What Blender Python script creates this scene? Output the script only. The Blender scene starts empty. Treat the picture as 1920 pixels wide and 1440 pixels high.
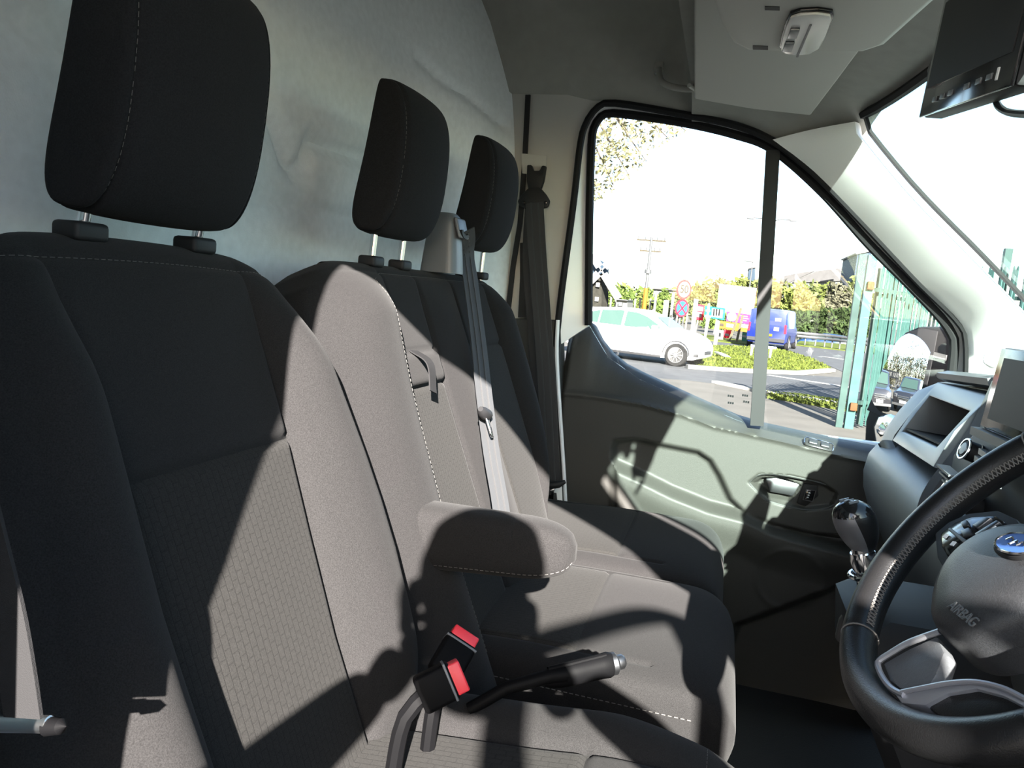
import bpy, bmesh, math, random
import numpy as np
from mathutils import Vector, Matrix

random.seed(7); rng = np.random.default_rng(7)
SC = bpy.context.scene
COL = SC.collection

# ------------------------------------------------------------------ camera
F = 1423.0
YAW, PIT, ROLL = math.radians(15.3), math.radians(7.0), math.radians(5.0)
CP = np.array([0.0, 0.0, 1.7])
FW = np.array([-math.sin(YAW)*math.cos(PIT), math.cos(YAW)*math.cos(PIT), -math.sin(PIT)])
_r0 = np.array([math.cos(YAW), math.sin(YAW), 0.0]); _u0 = np.cross(_r0, FW)
RT = _r0*math.cos(ROLL) + _u0*math.sin(ROLL)
UP = _u0*math.cos(ROLL) - _r0*math.sin(ROLL)
cam = bpy.data.cameras.new('camera'); cam.sensor_width = 36; cam.lens = F/1920*36; cam.clip_start = 0.03; cam.clip_end = 2000
camo = bpy.data.objects.new('camera', cam); COL.objects.link(camo)
M = Matrix.Identity(4)
for i in range(3):
    M[i][0], M[i][1], M[i][2], M[i][3] = RT[i], UP[i], -FW[i], CP[i]
camo.matrix_world = M; SC.camera = camo

# ------------------------------------------------------------------ light
SUN = np.array([0.29, -1.0, 0.50]); SUN /= np.linalg.norm(SUN)      # towards the sun
w = bpy.data.worlds.new('sky'); SC.world = w; w.use_nodes = True
nt = w.node_tree; nt.nodes.clear()
sky = nt.nodes.new('ShaderNodeTexSky'); sky.sky_type = 'NISHITA'; sky.sun_disc = False
sky.sun_elevation = math.asin(SUN[2]); sky.sun_rotation = math.atan2(SUN[0], SUN[1])
sky.air_density = 1.0; sky.dust_density = 1.2; sky.ozone_density = 1.5
bgn = nt.nodes.new('ShaderNodeBackground'); bgn.inputs[1].default_value = 0.45
on = nt.nodes.new('ShaderNodeOutputWorld')
nt.links.new(sky.outputs[0], bgn.inputs[0]); nt.links.new(bgn.outputs[0], on.inputs[0])
sl = bpy.data.lights.new('sun', 'SUN'); sl.energy = 40; sl.angle = math.radians(0.53); sl.color = (1.0, 0.93, 0.86)
so = bpy.data.objects.new('sun', sl); COL.objects.link(so)
so.rotation_euler = Vector(-SUN).to_track_quat('-Z', 'Y').to_euler()
SC.view_settings.view_transform = 'Standard'; SC.view_settings.look = 'None'
SC.view_settings.gamma = 1; SC.view_settings.use_curve_mapping = False
SC.view_settings.exposure = 0.75
SC.cycles.max_bounces = 10; SC.cycles.transparent_max_bounces = 16
SC.cycles.diffuse_bounces = 6

# ------------------------------------------------------------------ point helpers
def ray(px, py): return RT*(px-960)/F + UP*(720-py)/F + FW
def at(px, py, X=None, Y=None, Z=None, D=None):
    d = ray(px, py)
    if X is not None: t = (X-CP[0])/d[0]
    elif Y is not None: t = (Y-CP[1])/d[1]
    elif Z is not None: t = (Z-CP[2])/d[2]
    else: t = D
    return CP + d*t
def atp(px, py, P, n):
    d = ray(px, py); n = np.asarray(n, float)
    return CP + d*(np.dot(np.asarray(P)-CP, n)/np.dot(d, n))
def atr(px, py, X0, Z0, k):           # the reclined plane X = X0 + k (Z0 - z)
    return atp(px, py, (X0, 0, Z0), (1, 0, k))
def nrm(v): v = np.asarray(v, float); return v/np.linalg.norm(v)

# ------------------------------------------------------------------ materials
MATS = {}
def mat(name, col, rough=0.6, metal=0.0, noise=None, bump=None, spec=0.5, sheen=0.0, alpha=None, emit=None, coat=0.0, extra=None):
    m = bpy.data.materials.new(name); m.use_nodes = True
    t = m.node_tree; b = t.nodes['Principled BSDF']
    c = tuple(col)+(1,)
    b.inputs['Base Color'].default_value = c
    b.inputs['Roughness'].default_value = rough; b.inputs['Metallic'].default_value = metal
    b.inputs['Specular IOR Level'].default_value = spec
    if sheen: b.inputs['Sheen Weight'].default_value = sheen; b.inputs['Sheen Roughness'].default_value = 0.5
    if coat: b.inputs['Coat Weight'].default_value = coat; b.inputs['Coat Roughness'].default_value = 0.05
    tc = t.nodes.new('ShaderNodeTexCoord')
    if noise:
        sc, amt = noise[0], noise[1]
        n = t.nodes.new('ShaderNodeTexNoise'); n.inputs['Scale'].default_value = sc; n.inputs['Detail'].default_value = 5
        t.links.new(tc.outputs['Object'], n.inputs['Vector'])
        mr = t.nodes.new('ShaderNodeMapRange'); mr.inputs['From Min'].default_value = .3; mr.inputs['From Max'].default_value = .7
        mr.inputs['To Min'].default_value = 1-amt; mr.inputs['To Max'].default_value = 1+amt
        t.links.new(n.outputs['Fac'], mr.inputs['Value'])
        mx = t.nodes.new('ShaderNodeMix'); mx.data_type = 'RGBA'; mx.blend_type = 'MULTIPLY'; mx.inputs['Factor'].default_value = 1
        mx.inputs['A'].default_value = c
        t.links.new(mr.outputs['Result'], mx.inputs['B']); t.links.new(mx.outputs['Result'], b.inputs['Base Color'])
    if bump:
        n2 = t.nodes.new('ShaderNodeTexNoise'); n2.inputs['Scale'].default_value = bump[0]; n2.inputs['Detail'].default_value = 3
        t.links.new(tc.outputs['Object'], n2.inputs['Vector'])
        bp = t.nodes.new('ShaderNodeBump'); bp.inputs['Strength'].default_value = bump[1]; bp.inputs['Distance'].default_value = bump[2] if len(bump) > 2 else .001
        t.links.new(n2.outputs['Fac'], bp.inputs['Height']); t.links.new(bp.outputs['Normal'], b.inputs['Normal'])
    if emit: b.inputs['Emission Color'].default_value = tuple(emit[0])+(1,); b.inputs['Emission Strength'].default_value = emit[1]
    MATS[name] = m
    return m
def glass_mat(name, tint=(1, 1, 1), dust=0.0, dustcol=(.8, .85, .9)):
    m = bpy.data.materials.new(name); m.use_nodes = True; t = m.node_tree; t.nodes.clear()
    o = t.nodes.new('ShaderNodeOutputMaterial'); tr = t.nodes.new('ShaderNodeBsdfTransparent'); tr.inputs[0].default_value = tuple(tint)+(1,)
    gl = t.nodes.new('ShaderNodeBsdfGlossy'); gl.inputs['Roughness'].default_value = 0.01
    lw = t.nodes.new('ShaderNodeLayerWeight'); lw.inputs['Blend'].default_value = .5
    pw = t.nodes.new('ShaderNodeMath'); pw.operation = 'POWER'; pw.inputs[1].default_value = 5
    t.links.new(lw.outputs['Facing'], pw.inputs[0])
    fr = t.nodes.new('ShaderNodeMath'); fr.operation = 'MULTIPLY_ADD'; fr.inputs[1].default_value = .75; fr.inputs[2].default_value = .025
    t.links.new(pw.outputs[0], fr.inputs[0])
    mx = t.nodes.new('ShaderNodeMixShader')
    t.links.new(fr.outputs[0], mx.inputs[0]); t.links.new(tr.outputs[0], mx.inputs[1]); t.links.new(gl.outputs[0], mx.inputs[2])
    last = mx
    if dust:
        df = t.nodes.new('ShaderNodeBsdfTranslucent'); df.inputs[0].default_value = tuple(dustcol)+(1,)
        m2 = t.nodes.new('ShaderNodeMixShader'); m2.inputs[0].default_value = dust
        t.links.new(mx.outputs[0], m2.inputs[1]); t.links.new(df.outputs[0], m2.inputs[2]); last = m2
    t.links.new(last.outputs[0], o.inputs[0]); MATS[name] = m; return m

FAB = mat('seat_fabric', (.0155, .0150, .0152), .95, noise=(900, .35), bump=(1500, .5, .0006), spec=.08, sheen=.03)
FABH = mat('headrest_fabric', (.0125, .0125, .0135), .95, noise=(700, .3), bump=(1200, .5, .0006), spec=.08, sheen=.02)
def insert_fabric():
    m = mat('insert_fabric', (.019, .0184, .0175), .95, noise=(900, .35), spec=.08, sheen=.03)
    t = m.node_tree; b = t.nodes['Principled BSDF']
    tc = t.nodes.new('ShaderNodeTexCoord'); mp = t.nodes.new('ShaderNodeMapping')
    mp.inputs['Rotation'].default_value = (math.radians(90), 0, math.radians(90))
    sx = t.nodes.new('ShaderNodeSeparateXYZ'); t.links.new(tc.outputs['Object'], sx.inputs[0])
    cx = t.nodes.new('ShaderNodeCombineXYZ')
    ad = t.nodes.new('ShaderNodeMath'); ad.operation = 'SUBTRACT'
    t.links.new(sx.outputs['Z'], ad.inputs[0]); t.links.new(sx.outputs['X'], ad.inputs[1])
    t.links.new(ad.outputs[0], cx.inputs[0]); t.links.new(sx.outputs['Y'], cx.inputs[1])
    br = t.nodes.new('ShaderNodeTexBrick'); br.inputs['Scale'].default_value = 62; br.inputs['Mortar Size'].default_value = .05
    br.inputs['Brick Width'].default_value = 1.1; br.inputs['Row Height'].default_value = .55; br.inputs['Mortar Smooth'].default_value = .3
    br.inputs['Color1'].default_value = (1, 1, 1, 1); br.inputs['Color2'].default_value = (.9, .9, .9, 1); br.inputs['Mortar'].default_value = (0, 0, 0, 1)
    t.links.new(cx.outputs[0], br.inputs['Vector'])
    src = b.inputs['Base Color'].links[0].from_socket; mx = t.nodes.new('ShaderNodeMix'); mx.data_type = 'RGBA'; mx.blend_type = 'MULTIPLY'; mx.inputs['Factor'].default_value = .22
    t.links.new(src, mx.inputs['A']); t.links.new(br.outputs['Color'], mx.inputs['B']); t.links.new(mx.outputs['Result'], b.inputs['Base Color'])
    bp = t.nodes.new('ShaderNodeBump'); bp.inputs['Strength'].default_value = .55; bp.inputs['Distance'].default_value = .0015
    t.links.new(br.outputs['Color'], bp.inputs['Height']); t.links.new(bp.outputs['Normal'], b.inputs['Normal'])
    return m
FABI = insert_fabric()
THREAD = mat('thread', (.085, .08, .075), .8)
BULK = mat('bulkhead_plastic', (.74, .77, .79), .75, noise=(60, .05), bump=(500, .35, .0012), spec=.25)
HEAD = mat('headliner', (.30, .295, .272), .9, noise=(30, .05), bump=(700, .35, .001), spec=.15)
VISOR = mat('visor_vinyl', (.42, .415, .38), .7, bump=(900, .3, .0006), spec=.3)
PILLAR = mat('pillar_plastic', (.78, .78, .76), .7, bump=(900, .3, .0006), spec=.3)
PILLARB = mat('door_pillar_plastic', (.46, .45, .42), .7, bump=(900, .3, .0006), spec=.3)
DOORP = mat('door_plastic', (.030, .0295, .0265), .55, noise=(300, .08), bump=(1100, .5, .0007), spec=.4)
DOORL = mat('door_plastic_pocket', (.03, .031, .03), .6, bump=(1100, .5, .0007), spec=.4)
DASH = mat('dash_plastic', (.075, .079, .085), .45, noise=(400, .08), bump=(1100, .5, .0006), spec=.55)
DASHL = mat('dash_frame_plastic', (.10, .105, .112), .4, bump=(1100, .3, .0005), spec=.5)
BLK = mat('black_plastic', (.012, .012, .013), 0.6, spec=.3, bump=(900, .2, .0004))
BLKG = mat('black_gloss', (.008, .008, .009), .12)
RUB = mat('black_rubber', (.014, .014, .015), .6, spec=.12)
LEATH = mat('black_leather', (.007, .007, .0075), .36, bump=(800, .35, .0006), spec=.35)
BELT = mat('belt_webbing', (.016, .016, .017), .7, bump=(1600, .5, .0008), sheen=.2)
BELT2 = mat('belt_webbing_grey', (.023, .025, .028), .7, bump=(1600, .5, .0008), sheen=.08)
STRAP = mat('strap_webbing', (.017, .0168, .0175), .8, bump=(1600, .5, .0008), spec=.1)
CHROME = mat('chrome', (.75, .75, .76), .12, 1.0)
SATIN = mat('satin_silver', (.16, .165, .175), .4, 1.0)
SILV = mat('silver_trim', (.34, .34, .36), .38, .6)
STEEL = mat('steel', (.5, .5, .5), .3, 1.0)
LBLK = mat('lever_black', (.003, .003, .0034), .55, spec=.06)
RED = mat('red_button', (.62, .03, .045), .4)
PAINTW = mat('white_paint', (.78, .79, .80), .3, coat=.5)
SCREEN = mat('dark_screen', (.006, .006, .006), .12, spec=.12)
SCRGREY = mat('matt_screen', (.022, .022, .023), .5, spec=.1)
LENS = mat('lamp_lens', (.62, .62, .60), .25, spec=.6)
FLOORM = mat('floor_rubber', (.018, .018, .018), .7, bump=(300, .5, .002))
GLASS = glass_mat('side_glass', (.97, .985, .98))
WGLASS = glass_mat('windscreen_glass', (.775, .870, .845), dust=.010)
MIRR = mat('mirror_glass', (.9, .92, .93), .015, 1.0)
BLUEB = mat('emblem_blue', (.05, .12, .35), .25)
WHITE = mat('white_sheet', (.75, .75, .73), .6)
SKIN = mat('skin', (.52, .33, .25), .55)
CONC = mat('pale_concrete', (.20, .197, .188), .9, noise=(1.5, .1))
CLOTH = mat('dark_jacket', (.03, .035, .05), .9)
JEAN = mat('denim', (.05, .07, .13), .9)
HAIR = mat('hair', (.04, .028, .02), .7)
ASPH = mat('asphalt', (.046, .048, .050), .9, noise=(2.5, .12), bump=(60, .4, .01), spec=.06)
PAVE = mat('pavement', (.066, .063, .056), .9, noise=(1.5, .12), bump=(60, .3, .01), spec=.06)
LINEW = mat('road_paint', (.2, .2, .19), .8, spec=.06)
GRASS = mat('grass', (.048, .060, .012), .9, noise=(1.2, .3), bump=(20, .8, .05), spec=.06)
KERB = mat('kerb', (.12, .118, .11), .9, noise=(3, .15), spec=.06)
FENCE = mat('fence_green', (.026, .060, .054), .45, noise=(6, .15), spec=.06)
FPOST = mat('fence_post_green', (.022, .040, .036), .5, noise=(5, .2), spec=.06)
RUST = mat('rust', (.07, .03, .014), .8, spec=.06)
WOODW = mat('white_post', (.085, .084, .074), .7, noise=(5, .1), spec=.06)
WOODT = mat('timber', (.05, .045, .03), .85, noise=(8, .2), spec=.06)
GALV = mat('galvanised', (.05, .052, .055), .5, .2, spec=.06)
BARK = mat('bark', (.035, .03, .022), .9, noise=(12, .3), spec=.06)
def leafm(n, c): return mat(n, c, .8, noise=(1.1, .35), spec=.06)
LEAF = [leafm('leaf_olive', (.062, .075, .019)), leafm('leaf_green', (.048, .070, .017)), leafm('leaf_dark', (.017, .027, .009)), leafm('leaf_pale', (.062, .075, .026)), leafm('twig_buff', (.055, .054, .036))]
LEAFB = mat('leaf_spring', (.085, .082, .035), .7)
CARW = mat('car_white', (.82, .82, .82), .25, coat=.6)
CARB = mat('car_blue', (.003, .016, .05), .3, coat=.6)
VANB = mat('van_blue', (.003, .009, .085), .35, coat=.4)
CARK = mat('car_black', (.012, .012, .014), .25, coat=.8)
CARG = mat('car_glass', (.03, .06, .055), .05, spec=.8)
CGT = mat('car_glass_light', (.028, .05, .04), .08, spec=.8)
TYRE = mat('tyre', (.012, .012, .012), .85, spec=.06)
ALLOY = mat('alloy', (.09, .09, .09), .4, .2, spec=.06)
SIGNW = mat('sign_white', (.095, .095, .092), .5, spec=.06)
SIGNR = mat('sign_red', (.30, .010, .018), .5, spec=.06)
SIGNB = mat('sign_blue', (.011, .05, .16), .5, spec=.06)
SIGNT = mat('sign_teal', (.006, .065, .06), .5, spec=.06)
SIGNP = mat('sign_purple', (.055, .014, .07), .5, spec=.06)
SIGNO = mat('sign_orange', (.22, .055, .010), .5, spec=.06)
SIGNG = mat('sign_green', (.02, .065, .042), .5, spec=.06)
INK = mat('sign_ink', (.008, .009, .010), .6, spec=.06)
ROOFG = mat('roof_grey', (.045, .044, .044), .8, noise=(2, .1), spec=.06)
BLDB = mat('cladding_blue', (.016, .026, .038), .6, spec=.06)
BLDW = mat('cladding_pale', (.055, .06, .06), .7, spec=.06)
MILLB = mat('mill_boards', (.014, .0135, .011), .8, noise=(4, .2), spec=.06)
AMB = mat('plate_yellow', (.1, .07, .006), .5, spec=.06)
PLATEW = mat('plate_white', (.8, .8, .78), .5, spec=.06)

# ------------------------------------------------------------------ mesh helpers
def tag(o, label=None, cat=None, group=None, kind=None):
    if label: o['label'] = label
    if cat: o['category'] = cat
    if group: o['group'] = group
    if kind: o['kind'] = kind
    return o
def empty(name, loc=(0, 0, 0), label=None, cat=None, group=None):
    o = bpy.data.objects.new(name, None); COL.objects.link(o); o.location = tuple(loc); o.empty_display_size = .05
    return tag(o, label, cat, group)
def link(name, me, m, parent=None):
    o = bpy.data.objects.new(name, me); COL.objects.link(o)
    if m is not None and not me.materials: me.materials.append(m)
    if parent is not None:
        o.parent = parent
        po = Vector((0, 0, 0)); p = parent
        while p is not None: po += p.location; p = p.parent
        o.location = -po if o.data is not None else o.location
        o.location = tuple(-po)
    return o
def mesh(name, V, Fc, m=None, parent=None, smooth=True, ang=40):
    me = bpy.data.meshes.new(name); me.from_pydata([tuple(map(float, v)) for v in V], [], [tuple(int(i) for i in f) for f in Fc])
    me.validate(); me.update()
    if smooth:
        me.polygons.foreach_set('use_smooth', [True]*len(me.polygons))
        try: me.set_sharp_from_angle(angle=math.radians(ang))
        except Exception: pass
    return link(name, me, m, parent)
def frombm(name, bm, m=None, parent=None, smooth=True, ang=40):
    bmesh.ops.recalc_face_normals(bm, faces=bm.faces)
    me = bpy.data.meshes.new(name); bm.to_mesh(me); bm.free()
    if smooth:
        me.polygons.foreach_set('use_smooth', [True]*len(me.polygons))
        me.set_sharp_from_angle(angle=math.radians(ang))
    return link(name, me, m, parent)
class MB:
    def __init__(s): s.V = []; s.F = []
    def add(s, V, Fc):
        o = len(s.V); s.V += [tuple(map(float, v)) for v in V]; s.F += [tuple(i+o for i in f) for f in Fc]; return s
    def build(s, name, m=None, parent=None, smooth=True, ang=40): return mesh(name, s.V, s.F, m, parent, smooth, ang)
def basis(n, up=(0, 0, 1)):
    n = nrm(n); u = np.asarray(up, float)
    if abs(np.dot(n, nrm(u))) > .98: u = np.array([1., 0, 0])
    a = nrm(np.cross(u, n)); b = np.cross(n, a); return a, b, n
def g_box(c, ax, ay, az):     # half-axes
    c, ax, ay, az = map(lambda v: np.asarray(v, float), (c, ax, ay, az))
    V = [c+sx*ax+sy*ay+sz*az for sx in (-1, 1) for sy in (-1, 1) for sz in (-1, 1)]
    return V, [(0, 1, 3, 2), (4, 6, 7, 5), (0, 4, 5, 1), (2, 3, 7, 6), (0, 2, 6, 4), (1, 5, 7, 3)]
def rbox(name, c, ax, ay, az, bev, m, parent=None, seg=3):
    V, Fc = g_box(c, ax, ay, az); bm = bmesh.new(); vs = [bm.verts.new(tuple(v)) for v in V]
    for f in Fc: bm.faces.new([vs[i] for i in f])
    bmesh.ops.recalc_face_normals(bm, faces=bm.faces)
    if bev: bmesh.ops.bevel(bm, geom=bm.edges[:], offset=bev, segments=seg, affect='EDGES', profile=.5, clamp_overlap=True)
    return frombm(name, bm, m, parent)
def bar(p, q, w, h, up=(0, 0, 1)):     # box from p to q with width w, height h
    p, q = np.asarray(p, float), np.asarray(q, float); n = nrm(q-p); a, b, n = basis(n, up)
    return g_box((p+q)/2, a*w/2, b*h/2, (q-p)/2)
def frames(P, closed=False):
    P = np.asarray(P, float); n = len(P)
    T = np.array([nrm(P[(i+1) % n]-P[i-1]) if closed or 0 < i < n-1 else (nrm(P[1]-P[0]) if i == 0 else nrm(P[-1]-P[-2])) for i in range(n)])
    a, b, _ = basis(T[0]); A = [a]
    for i in range(1, n):
        v = A[-1]-T[i]*np.dot(A[-1], T[i]); A.append(nrm(v))
    A = np.array(A); return T, A, np.cross(T, A)
def g_tube(P, r, n=10, closed=False, sx=1.0, sy=1.0):
    P = np.asarray(P, float); T, A, B = frames(P, closed); r = np.broadcast_to(r, (len(P),))
    V = []; Fc = []
    for i in range(len(P)):
        for k in range(n):
            t = 2*math.pi*k/n; V.append(P[i]+r[i]*(math.cos(t)*A[i]*sx+math.sin(t)*B[i]*sy))
    L = len(P)
    for i in range(L if closed else L-1):
        j = (i+1) % L
        for k in range(n): Fc.append((i*n+k, i*n+(k+1) % n, j*n+(k+1) % n, j*n+k))
    if not closed: Fc += [tuple(range(n-1, -1, -1)), tuple(range((L-1)*n, L*n))]
    return V, Fc
def tube(name, P, r, m, parent=None, n=10, closed=False, **k): V, Fc = g_tube(P, r, n, closed, **k); return mesh(name, V, Fc, m, parent)
def g_strip(P, W, w, t):        # flat band along P, W = width directions, w width, t thickness
    P = np.asarray(P, float); W = np.asarray(W, float)
    if W.ndim == 1: W = np.repeat(W[None], len(P), 0)
    T, _, _ = frames(P); V = []; Fc = []; w = np.broadcast_to(w, (len(P),))
    for i in range(len(P)):
        a = nrm(W[i]-T[i]*np.dot(W[i], T[i])); b = np.cross(T[i], a)
        for s, u in ((-1, -1), (1, -1), (1, 1), (-1, 1)): V.append(P[i]+a*s*w[i]/2+b*u*t/2)
    for i in range(len(P)-1):
        for k in range(4): Fc.append((i*4+k, i*4+(k+1) % 4, i*4+4+(k+1) % 4, i*4+4+k))
    L = len(P)-1; Fc += [(3, 2, 1, 0), (L*4, L*4+1, L*4+2, L*4+3)]
    return V, Fc
def strip(name, P, W, w, t, m, parent=None): V, Fc = g_strip(P, W, w, t); return mesh(name, V, Fc, m, parent, ang=30)
def g_prism(poly, d):           # 3D polygon pushed along vector d
    P = [np.asarray(p, float) for p in poly]; d = np.asarray(d, float); n = len(P)
    return P+[p+d for p in P], [tuple(range(n)), tuple(range(2*n-1, n-1, -1))]+[(i, i+n, (i+1) % n+n, (i+1) % n) for i in range(n)]
def prism(name, poly, d, m, parent=None, bev=0, seg=2):
    V, Fc = g_prism(poly, d); bm = bmesh.new(); vs = [bm.verts.new(tuple(v)) for v in V]
    for f in Fc: bm.faces.new([vs[i] for i in f])
    bmesh.ops.recalc_face_normals(bm, faces=bm.faces)
    if bev: bmesh.ops.bevel(bm, geom=bm.edges[:], offset=bev, segments=seg, affect='EDGES', profile=.5, clamp_overlap=True)
    return frombm(name, bm, m, parent, ang=35)
def g_loft(S, cap=True):        # list of closed rings with equal counts
    n = len(S[0]); V = [p for s in S for p in s]; Fc = []
    for i in range(len(S)-1):
        for k in range(n): Fc.append((i*n+k, i*n+(k+1) % n, (i+1)*n+(k+1) % n, (i+1)*n+k))
    if cap: Fc += [tuple(range(n-1, -1, -1)), tuple(range((len(S)-1)*n, len(S)*n))]
    return V, Fc
def loft(name, S, m, parent=None, cap=True, ang=40): V, Fc = g_loft(S, cap); return mesh(name, V, Fc, m, parent, ang=ang)
def g_lathe(c, axis, prof, n=24):     # prof list of (r, h)
    a, b, ax = basis(axis); c = np.asarray(c, float)
    S = [[c+ax*h+r*(math.cos(2*math.pi*k/n)*a+math.sin(2*math.pi*k/n)*b) for k in range(n)] for r, h in prof]
    return g_loft(S)
def lathe(name, c, axis, prof, m, parent=None, n=24): V, Fc = g_lathe(c, axis, prof, n); return mesh(name, V, Fc, m, parent)
def sheet(name, G, m, parent=None, thick=0.0, n=None, ang=50):     # grid of points G[u][v]; optional thickness along n
    G = np.asarray(G, float); nu, nv = G.shape[:2]
    V = G.reshape(-1, 3); Fc = [(i*nv+j, i*nv+j+1, (i+1)*nv+j+1, (i+1)*nv+j) for i in range(nu-1) for j in range(nv-1)]
    if thick:
        N = V+np.asarray(n, float)*thick; o = len(V)
        F2 = [(a+o, d+o, c+o, b+o) for a, b, c, d in Fc]
        E = []
        for i in range(nu-1): E += [(i*nv, (i+1)*nv, (i+1)*nv+o, i*nv+o), (i*nv+nv-1, i*nv+nv-1+o, (i+1)*nv+nv-1+o, (i+1)*nv+nv-1)]
        for j in range(nv-1): E += [(j, j+o, j+1+o, j+1), ((nu-1)*nv+j, (nu-1)*nv+j+1, (nu-1)*nv+j+1+o, (nu-1)*nv+j+o)]
        V = np.concatenate([V, N]); Fc = Fc+F2+E
    return mesh(name, V, Fc, m, parent, ang=ang)
def seglen(P, Q):              # distance of points P (n,2) to polyline Q
    P = np.asarray(P, float); d = np.full(len(P), 1e9)
    for a, b in zip(Q[:-1], Q[1:]):
        a = np.asarray(a, float); b = np.asarray(b, float); ab = b-a
        t = np.clip(((P-a)@ab)/max(ab@ab, 1e-12), 0, 1); d = np.minimum(d, np.linalg.norm(P-(a+t[:, None]*ab), axis=1))
    return d
def inpoly(P, Q):
    P = np.asarray(P, float); r = np.zeros(len(P), bool); n = len(Q)
    for i in range(n):
        x1, y1 = Q[i]; x2, y2 = Q[(i+1) % n]
        c = ((y1 > P[:, 1]) != (y2 > P[:, 1])); r ^= c & (P[:, 0] < (x2-x1)*(P[:, 1]-y1)/((y2-y1) if y2 != y1 else 1e-12)+x1)
    return r
def sdf(P, Q): d = seglen(P, list(Q)+[Q[0]]); return np.where(inpoly(P, Q), d, -d)
def sstep(x, a, b): t = np.clip((x-a)/(b-a), 0, 1); return t*t*(3-2*t)
def spline(P, n):              # Catmull-Rom through points, n samples
    P = np.asarray(P, float); L = np.concatenate([[0], np.cumsum(np.linalg.norm(np.diff(P, axis=0), axis=1))]); u = np.linspace(0, L[-1], n)
    Q = np.vstack([2*P[0]-P[1], P, 2*P[-1]-P[-2]]); out = []
    for x in u:
        i = min(max(np.searchsorted(L, x, 'right')-1, 0), len(P)-2); t = (x-L[i])/max(L[i+1]-L[i], 1e-9)
        p0, p1, p2, p3 = Q[i:i+4]
        out.append(.5*(2*p1+(p2-p0)*t+(2*p0-5*p1+4*p2-p3)*t*t+(3*p1-p0-3*p2+p3)*t**3))
    return np.array(out)
def text(name, s, size, c, ax, ay, m, parent=None, depth=.0004, align='CENTER'):
    cu = bpy.data.curves.new(name, 'FONT'); cu.body = s; cu.size = size; cu.extrude = depth; cu.align_x = align; cu.align_y = 'CENTER'
    o = bpy.data.objects.new(name, cu); COL.objects.link(o); dg = bpy.context.evaluated_depsgraph_get()
    me = bpy.data.meshes.new_from_object(o.evaluated_get(dg)); bpy.data.objects.remove(o)
    ax, ay = nrm(ax), nrm(ay); az = np.cross(ax, ay); Mx = Matrix.Identity(4)
    for i in range(3): Mx[i][0], Mx[i][1], Mx[i][2], Mx[i][3] = ax[i], ay[i], az[i], c[i]
    me.transform(Mx); me.materials.clear()
    return link(name, me, m, parent)
def stitches(name, P, step, r, m, parent=None, duty=.62):
    P = np.asarray(P, float); L = np.concatenate([[0], np.cumsum(np.linalg.norm(np.diff(P, axis=0), axis=1))]); mb = MB()
    def pt(x): return np.array([np.interp(x, L, P[:, k]) for k in range(3)])
    x = 0
    while x < L[-1]-step: mb.add(*g_tube([pt(x), pt(x+step*duty)], r, 5)); x += step
    o = mb.build(name, m, parent); o['kind'] = 'stuff'; return o
def copy_tree(o, dloc, label=None, group=None):
    def cp(x, p):
        c = x.copy(); COL.objects.link(c)
        if p is not None: c.parent = p
        for ch in list(kids.get(x.name, [])): cp(ch, c)
        return c
    kids = {}
    for x in COL.objects:
        if x.parent: kids.setdefault(x.parent.name, []).append(x)
    r = cp(o, None); r.location = tuple(np.array(o.location)+np.asarray(dloc))
    if label: r['label'] = label
    if group: r['group'] = group
    return r

# ================================================================== STRUCTURE
DY = 2.09                                  # inner face of the passenger door
CABM = 1.10                                # cab centre line; the driver's side mirrors the passenger's
def mirY(p): p = np.array(p, float); p[1] = 2*CABM-p[1]; return p
S1px = [(1043, 650), (1052, 560), (1076, 380), (1088, 275), (1098, 235), (1118, 205), (1150, 194), (1280, 215), (1380, 236), (1447, 264), (1500, 303), (1540, 338), (1613, 413), (1720, 527), (1795, 602), (1812, 645), (1810, 760)]
S1 = np.array([at(x, y, Y=DY) for x, y in S1px])
S2px = [(1104, 610), (1106, 400), (1110, 270), (1116, 237), (1130, 218), (1160, 214), (1280, 231), (1380, 254), (1450, 282), (1540, 360), (1628, 458), (1700, 530), (1760, 593), (1783, 626), (1788, 650), (1780, 730)]
S2 = np.array([at(x, y, Y=DY+.03) for x, y in S2px])
Wpx = [(1603, 228), (1606, 250), (1680, 342), (1740, 407), (1800, 467), (1860, 529), (1920, 592), (1990, 665)]
WP = np.array([at(x, y, Y=1.96-.02*i/7) for i, (x, y) in enumerate(Wpx)])
s1x, s1z = S1[4:, 0], S1[4:, 2]

# floor
o = rbox('floor', (.2, 1.1, .64), (1.0, 0, 0), (0, 1.06, 0), (0, 0, .03), .01, FLOORM); tag(o, 'dark rubber floor of the van cab', kind='structure')
# footwell front wall below the dashboard
o = rbox('wall_front', (1.02, 1.1, 1.05), (.04, 0, 0), (0, 1.0, 0), (0, 0, .42), .01, BLK); tag(o, 'dark front wall of the footwell under the dashboard', kind='structure')

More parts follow.
